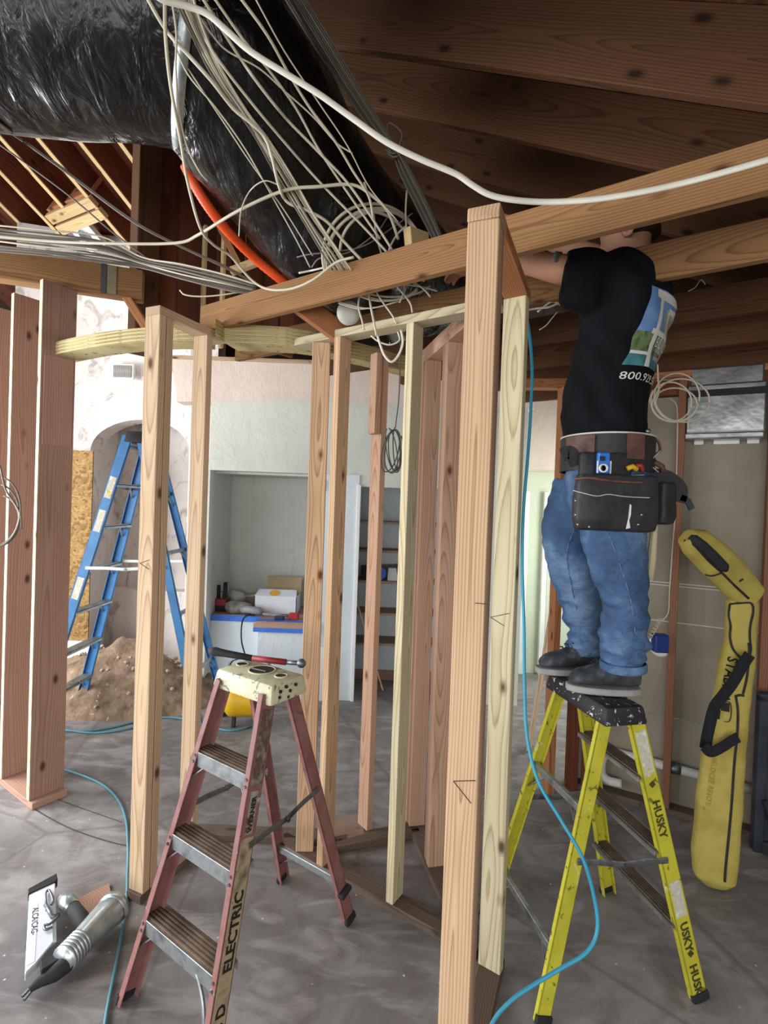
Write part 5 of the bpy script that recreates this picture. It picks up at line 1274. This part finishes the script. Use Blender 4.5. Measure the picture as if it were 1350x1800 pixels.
# ---- dirt heap
hp = MB(); nxg, nyg = 60, 40; cx, cy, rx, ry, hh = -2.38, 4.72, 1.02, .62, .50
for j_ in range(nyg + 1):
    for i_ in range(nxg + 1):
        x_ = cx - rx + 2 * rx * i_ / nxg; y_ = cy - ry + 2 * ry * j_ / nyg; d_ = math.hypot((x_ - cx) / rx, (y_ - cy) / ry)
        z_ = hh * max(0, 1 - d_) ** .85 * (1 + .25 * noise.noise(V(x_ * 2.5, y_ * 2.5, 0)))
        z_ += max(0, min(1, (1 - d_) * 6)) * (.03 * noise.noise(V(x_ * 9, y_ * 9, 2)) + .014 * noise.noise(V(x_ * 26, y_ * 26, 5)) + .008 * noise.noise(V(x_ * 60, y_ * 60, 1)))
        hp.v.append(V(x_, y_, max(z_, 0) if d_ < 1 else -.004))
hp.f = [(j_*(nxg+1)+i_, j_*(nxg+1)+i_+1, (j_+1)*(nxg+1)+i_+1, (j_+1)*(nxg+1)+i_) for j_ in range(nyg) for i_ in range(nxg)]
dirtm = M_mot('dry_soil', [C('#5d4d40'), C('#7d6a58'), C('#978370')], 9, .95, 0, .6, 30, [(C('#b3a592'), .66, 14, .7)], 6, .1, (1, 1, 1), .02)
dh = thing('dirt_heap', (cx, cy, 0), 'heap of brown dirt and stones by the blue ladder', 'dirt heap')
so = hp.build('soil', dirtm, dh, True); so['kind'] = 'stuff'
stn = MB()
for _ in range(160):
    a_ = random.uniform(0, 6.28); d_ = random.uniform(.2, 1.08); x_ = cx + rx * d_ * math.cos(a_); y_ = cy + ry * d_ * math.sin(a_); s_ = random.uniform(.006, .024)
    z_ = hh * max(0, 1 - d_) ** .85
    stn.lathe([(s_ * .3, -s_ * .7), (s_, -.1 * s_), (s_ * .8, s_ * .5), (s_ * .2, s_ * .8)], V(x_, y_, z_ + s_ * .4), V(random.uniform(-.5, .5), random.uniform(-.5, .5), 1), 6)
so2 = stn.build('pebbles', M_mot('pebbles', [C('#8d7d6c'), C('#b7a895')], 12, .9), dh); so2['kind'] = 'stuff'
# ---- compressor
cp = thing('air_compressor', atz(432, 1280, 0), 'small yellow air compressor tank behind the red ladder', 'compressor')
cq = atz(430, 1282, 0); yt = M_mot('yellow_tank', [C('#d8a814'), C('#e3b822')], 5, .4)
MB().lathe([(.02, -.20), (.08, -.19), (.125, -.15), (.13, -.1), (.13, .1), (.125, .15), (.08, .19), (.02, .20)], cq + V(0, .1, .2), (1, .15, 0), 24).build('tank', yt, cp, True)
for dx in (-.1, .09): MB().bar(cq + V(dx, .03, 0), cq + V(dx, .05, .1), .03, .03, (1, 0, 0)).build('foot', rubber, cp, False, .004)
MB().box((cq.x - .09, cq.y + .02, .30), (cq.x + .09, cq.y + .19, .47)).build('motor', rubber, cp, False, .015)
MB().tube(spline([cq + V(-.16, .1, .33), cq + V(-.14, .1, .52), cq + V(.14, .1, .52), cq + V(.16, .1, .33)], 5), .012, 8).build('handle', galvd, cp, True)
# ---- scrap boards and lower plates on the slab
pk = MB().prism([atz(*q, 0) for q in ((576, 1452), (633, 1440), (641, 1478), (588, 1494))], (0, 0, .038)).build('scrap_plank', W['scrap'], None, False, .004); tag(pk, 'short weathered plank on the slab beside the middle stud', 'plank')
lumber('bottom_plate', atz(330, 1462, .019), atz(575, 1472, .019), .089, .038, (.1, 1, 0), W['treat'], t5)
# ---- counter with paper, tape and tools
ct = thing('paper_counter', V(-1.1, YB + .3, .69), 'counter covered in pinkish paper with blue tape edges in the niche', 'counter')
pap = M_mot('rosin_paper', [C('#b08a7d'), C('#a07a6e'), C('#c09a8c')], 6, .8, 0, .15, 20); btp = M_mot('blue_tape', [C('#2f63c4'), C('#4779d2')], 12, .6, 0, .1, 30)
MB().box((XNL, YB + .19, .69), (-1.12, YB + .74, .715)).build('top', pap, ct, False, .003); MB().box((-1.14, YB - .04, .69), (XNR, YB + .74, .715)).build('top', pap, ct, False, .003)
MB().box((XNL, YB + .182, .655), (-1.14, YB + .192, .712)).build('tape_edge', btp, ct); MB().box((-1.16, YB - .046, .62), (XNR, YB - .036, .66)).build('tape_edge', btp, ct); MB().box((-1.16, YB - .044, .66), (XNR, YB - .037, .70)).build('paper_edge', M_mot('brown_paper', [C('#a98f74')], 6, .8), ct)
MB().prism([V(-1.14, YB - .03, .716), V(-.62, YB - .03, .716), V(-.62, YB + .03, .716), V(-1.14, YB + .06, .716)], (0, 0, .001)).build('tape_edge', btp, ct)
CT = .716
def onc(px_, z, Y): q = at(px_, 1060, Y); return q.x
# battery charger
ch = thing('battery_charger', V(onc(386, 0, 5.1), 5.1, CT), 'red and black battery charger at the left of the papered counter', 'charger')
x_ = onc(386, 0, 5.1)
MB().box((x_ - .095, 5.03, CT), (x_ + .095, 5.17, CT + .10)).build('base', rubber, ch, False, .012); MB().box((x_ - .085, 5.022, CT + .055), (x_ + .085, 5.15, CT + .125)).build('band', M_mot('red_plastic', [C('#8d2430')], 6, .5), ch, False, .008)
for k_, dx, hh_ in ((0, -.06, .24), (1, -.015, .27), (2, .025, .21), (3, .055, .30)): MB().box((x_ + dx - .016, 5.07, CT + .10), (x_ + dx + .016, 5.12, CT + hh_ - .02)).build('tool_handle', rubber if k_ != 2 else galvd, ch, False, .006)
# cardboard box with flaps
bx_ = thing('cardboard_box', V(onc(485, 0, 5.1), 5.1, CT), 'white open cardboard box on the papered counter', 'box')
xa, xb = onc(447, 0, 5.0), onc(521, 0, 5.0); wc = M_mot('white_card', [C('#d7dbe2'), C('#c6cad2')], 5, .7); bc = M_mot('brown_card', [C('#9a8468'), C('#ab9474')], 6, .8)
for p0_, p1_, mt in (((xa, 5.0, CT), (xb, 5.006, CT + .175), wc), ((xa, 5.24, CT), (xb, 5.246, CT + .175), bc), ((xa, 5.0, CT), (xa + .006, 5.24, CT + .175), bc), ((xb - .006, 5.0, CT), (xb, 5.24, CT + .175), wc), ((xa, 5.0, CT), (xb, 5.24, CT + .006), bc)): MB().box(p0_, p1_).build('side', mt, bx_)
MB().prism([V(xa, 5.0, CT + .175), V(xb, 5.0, CT + .175), V(xb - .02, 5.1, CT + .225), V(xa + .02, 5.1, CT + .225)], (0, .003, .002)).build('flap', wc, bx_)
MB().prism([V(xa, 5.0, CT + .175), V(xa, 5.24, CT + .175), V(xa - .13, 5.2, CT + .15), V(xa - .13, 5.04, CT + .15)], (0, 0, .003)).build('flap', bc, bx_)
MB().prism([V(xa + .06, 5.245, CT + .175), V(xb, 5.245, CT + .175), V(xb, 5.30, CT + .33), V(xa + .06, 5.30, CT + .33)], (0, .004, 0)).build('flap', bc, bx_)
qd_ = V((xa + xb) / 2 - .02, 5.046, CT + .201); MB().lathe([(.05, 0), (.05, .001)], qd_, (0, -.42, .9), 20).build('label', M_mot('yellow_label', [C('#d9a640')], 6, .6), bx_)
# rolled bag, plastic dish, grey tool with cord, red clamp, navy pouch
def blob(name, label, cat, x, y, z, sx, sy, sz, mt):
    m_ = MB().lathe([(.3, -.5), (.8, -.45), (1, -.1), (.95, .25), (.6, .45), (.1, .5)], (0, 0, 0), (0, 0, 1), 16); m_.v = [V(x + v.x * sx * (1 + .12 * noise.noise(v * 3)), y + v.y * sy, z + (v.z + .5) * sz * (1 + .2 * noise.noise(v * 2.2))) for v in m_.v]
    return tag(m_.build(name, mt, None, True), label, cat)
blob('tool_pouch', 'grey and black rolled tool pouch between charger and box', 'pouch', onc(420, 0, 5.0), 4.99, CT, .135, .06, .12, M_mot('grey_black_cloth', [C('#2a2a2b'), C('#8b8880'), C('#3a3a3a')], 7, .8))
blob('plastic_tub', 'clear plastic tub behind the rolled tool pouch on the counter', 'tub', onc(415, 0, 5.3), 5.3, CT, .09, .08, .16, M_mot('cloudy_plastic', [C('#b9bcb8'), C('#cfd2cf')], 7, .3))
gt = thing('power_tool', V(onc(440, 0, 4.85), 4.88, CT), 'grey corded power tool at the counter edge with its cord hanging', 'power tool')
x_ = onc(443, 0, 4.9); MB().tube([V(x_ - .10, 4.92, CT + .05), V(x_ - .04, 4.9, CT + .06), V(x_ + .08, 4.88, CT + .05), V(x_ + .11, 4.88, CT + .045)], [.03, .038, .034, .02], 12).build('body', M_mot('grey_plastic', [C('#77777a'), C('#8b8b8d')], 6, .5), gt, True)
MB().box((x_ - .06, 4.87, CT), (x_ + .03, 4.93, CT + .03)).build('base', rubber, gt, False, .006)
MB().tube(spline([V(x_ - .01, 4.88, CT + .02), V(x_ - .03, 4.70, CT), V(x_ - .02, 4.64, .55), V(x_ + .04, 4.6, .38), V(x_ + .07, 4.58, .2), V(x_ + .1, 4.5, .015), V(x_ + .2, 4.4, .01)], 6), .007, 7).build('cord', rubber, gt, True)
rc = thing('red_clamp', V(onc(516, 0, 4.8), 4.8, CT), 'red clamp head on the papered counter near the box', 'clamp')
x_ = onc(516, 0, 4.8); MB().box((x_ - .04, 4.78, CT), (x_ + .05, 4.84, CT + .06)).build('jaw', M_mot('red_paint', [C('#a32630')], 6, .4), rc, False, .008); MB().bar(V(x_ - .3, 4.86, CT + .03), V(x_, 4.81, CT + .03), .02, .012, (0, 0, 1)).build('bar', galvd, rc)
tag(MB().box((onc(495, 0, 4.78) - .06, 4.74, CT), (onc(495, 0, 4.78) + .03, 4.80, CT + .035)).build('navy_case', M_mot('navy_plastic', [C('#1e2540')], 6, .5), None, False, .01), 'small navy case on the counter left of the red clamp', 'case')
# closet things
zs_ = 1.072
for nm, lab, ct_, x0, x1, h_, mt in (('black_box', 'black box on the closet shelf at the left end', 'box', -.21, -.13, .13, rubber), ('camera_case', 'low black case beside the black box in the closet', 'case', -.11, -.01, .09, rubber)):
    tag(MB().box((x0, YB + .38, zs_), (x1, YB + .52, zs_ + h_)).build(nm, mt, None, False, .012), lab, ct_)
x_ = at(667, 1004, 5.1).x; tag(MB().lathe([(.03, -.03), (.062, -.03), (.062, .03), (.03, .03)], V(x_, YB + .40, zs_ + .065), (.3, -1, 0), 22).build('tape_roll', btp, None, 'auto'), 'blue tape roll on the closet shelf behind the studs', 'tape roll')
x_ = at(690, 1004, 5.1).x; tag(MB().prism([V(x_ - .05, YB + .36, zs_), V(x_ + .06, YB + .36, zs_), V(x_ + .04, YB + .44, zs_ + .12), V(x_ - .04, YB + .44, zs_ + .12)], (0, .03, 0)).build('paper_packet', W['white'], None, False, .006), 'white packet beside the blue tape roll on the closet shelf', 'packet')
tag(MB().prism([V(x_ - .22, YB + .50, zs_ + .02), V(x_ + .16, YB + .50, zs_ + .02), V(x_ + .16, YB + .58, zs_ + .15), V(x_ - .22, YB + .58, zs_ + .13)], (0, .01, 0)).build('shiny_packaging', galv, None), 'shiny packaging lying at the back of the closet shelf', 'packaging')
sk = lumber('leaning_stick', atz(673, 1215, .0) + V(0, 0, .01), at(622, 1040, 5.02), .012, .02, (1, 0, 0), W['edge']); tag(sk, 'thin pale stick leaning in the closet opening', 'stick')
# switch on the pier
sw = thing('wall_switch', at(566, 855, YB - .01), 'small white wall switch high on the pier beside the niche', 'switch')
q = at(566, 853, YB - .005); MB().box((q.x - .03, q.y - .012, q.z - .05), (q.x + .03, q.y, q.z + .05)).build('plate', W['white'], sw, False, .003); MB().box((q.x - .008, q.y - .02, q.z - .015), (q.x + .008, q.y - .01, q.z + .015)).build('toggle', W['plaster'], sw, False, .002)
# white fixture between the left rafters
lf = thing('light_housing', on_left(140, 410), 'white boxed light housing between the left rafters', 'light housing')
a, b = on_left(118, 400), on_left(145, 388)
MB().prism([on_left(118, 400), on_left(145, 385), on_left(185, 432), on_left(160, 445)], nL * .05).build('housing', W['white'], lf)
q = on_left(150, 415); MB().lathe([(.06, -.02), (.075, -.006), (.06, .004)], q, -nL, 20).build('lamp_ring', galvd, lf, True)
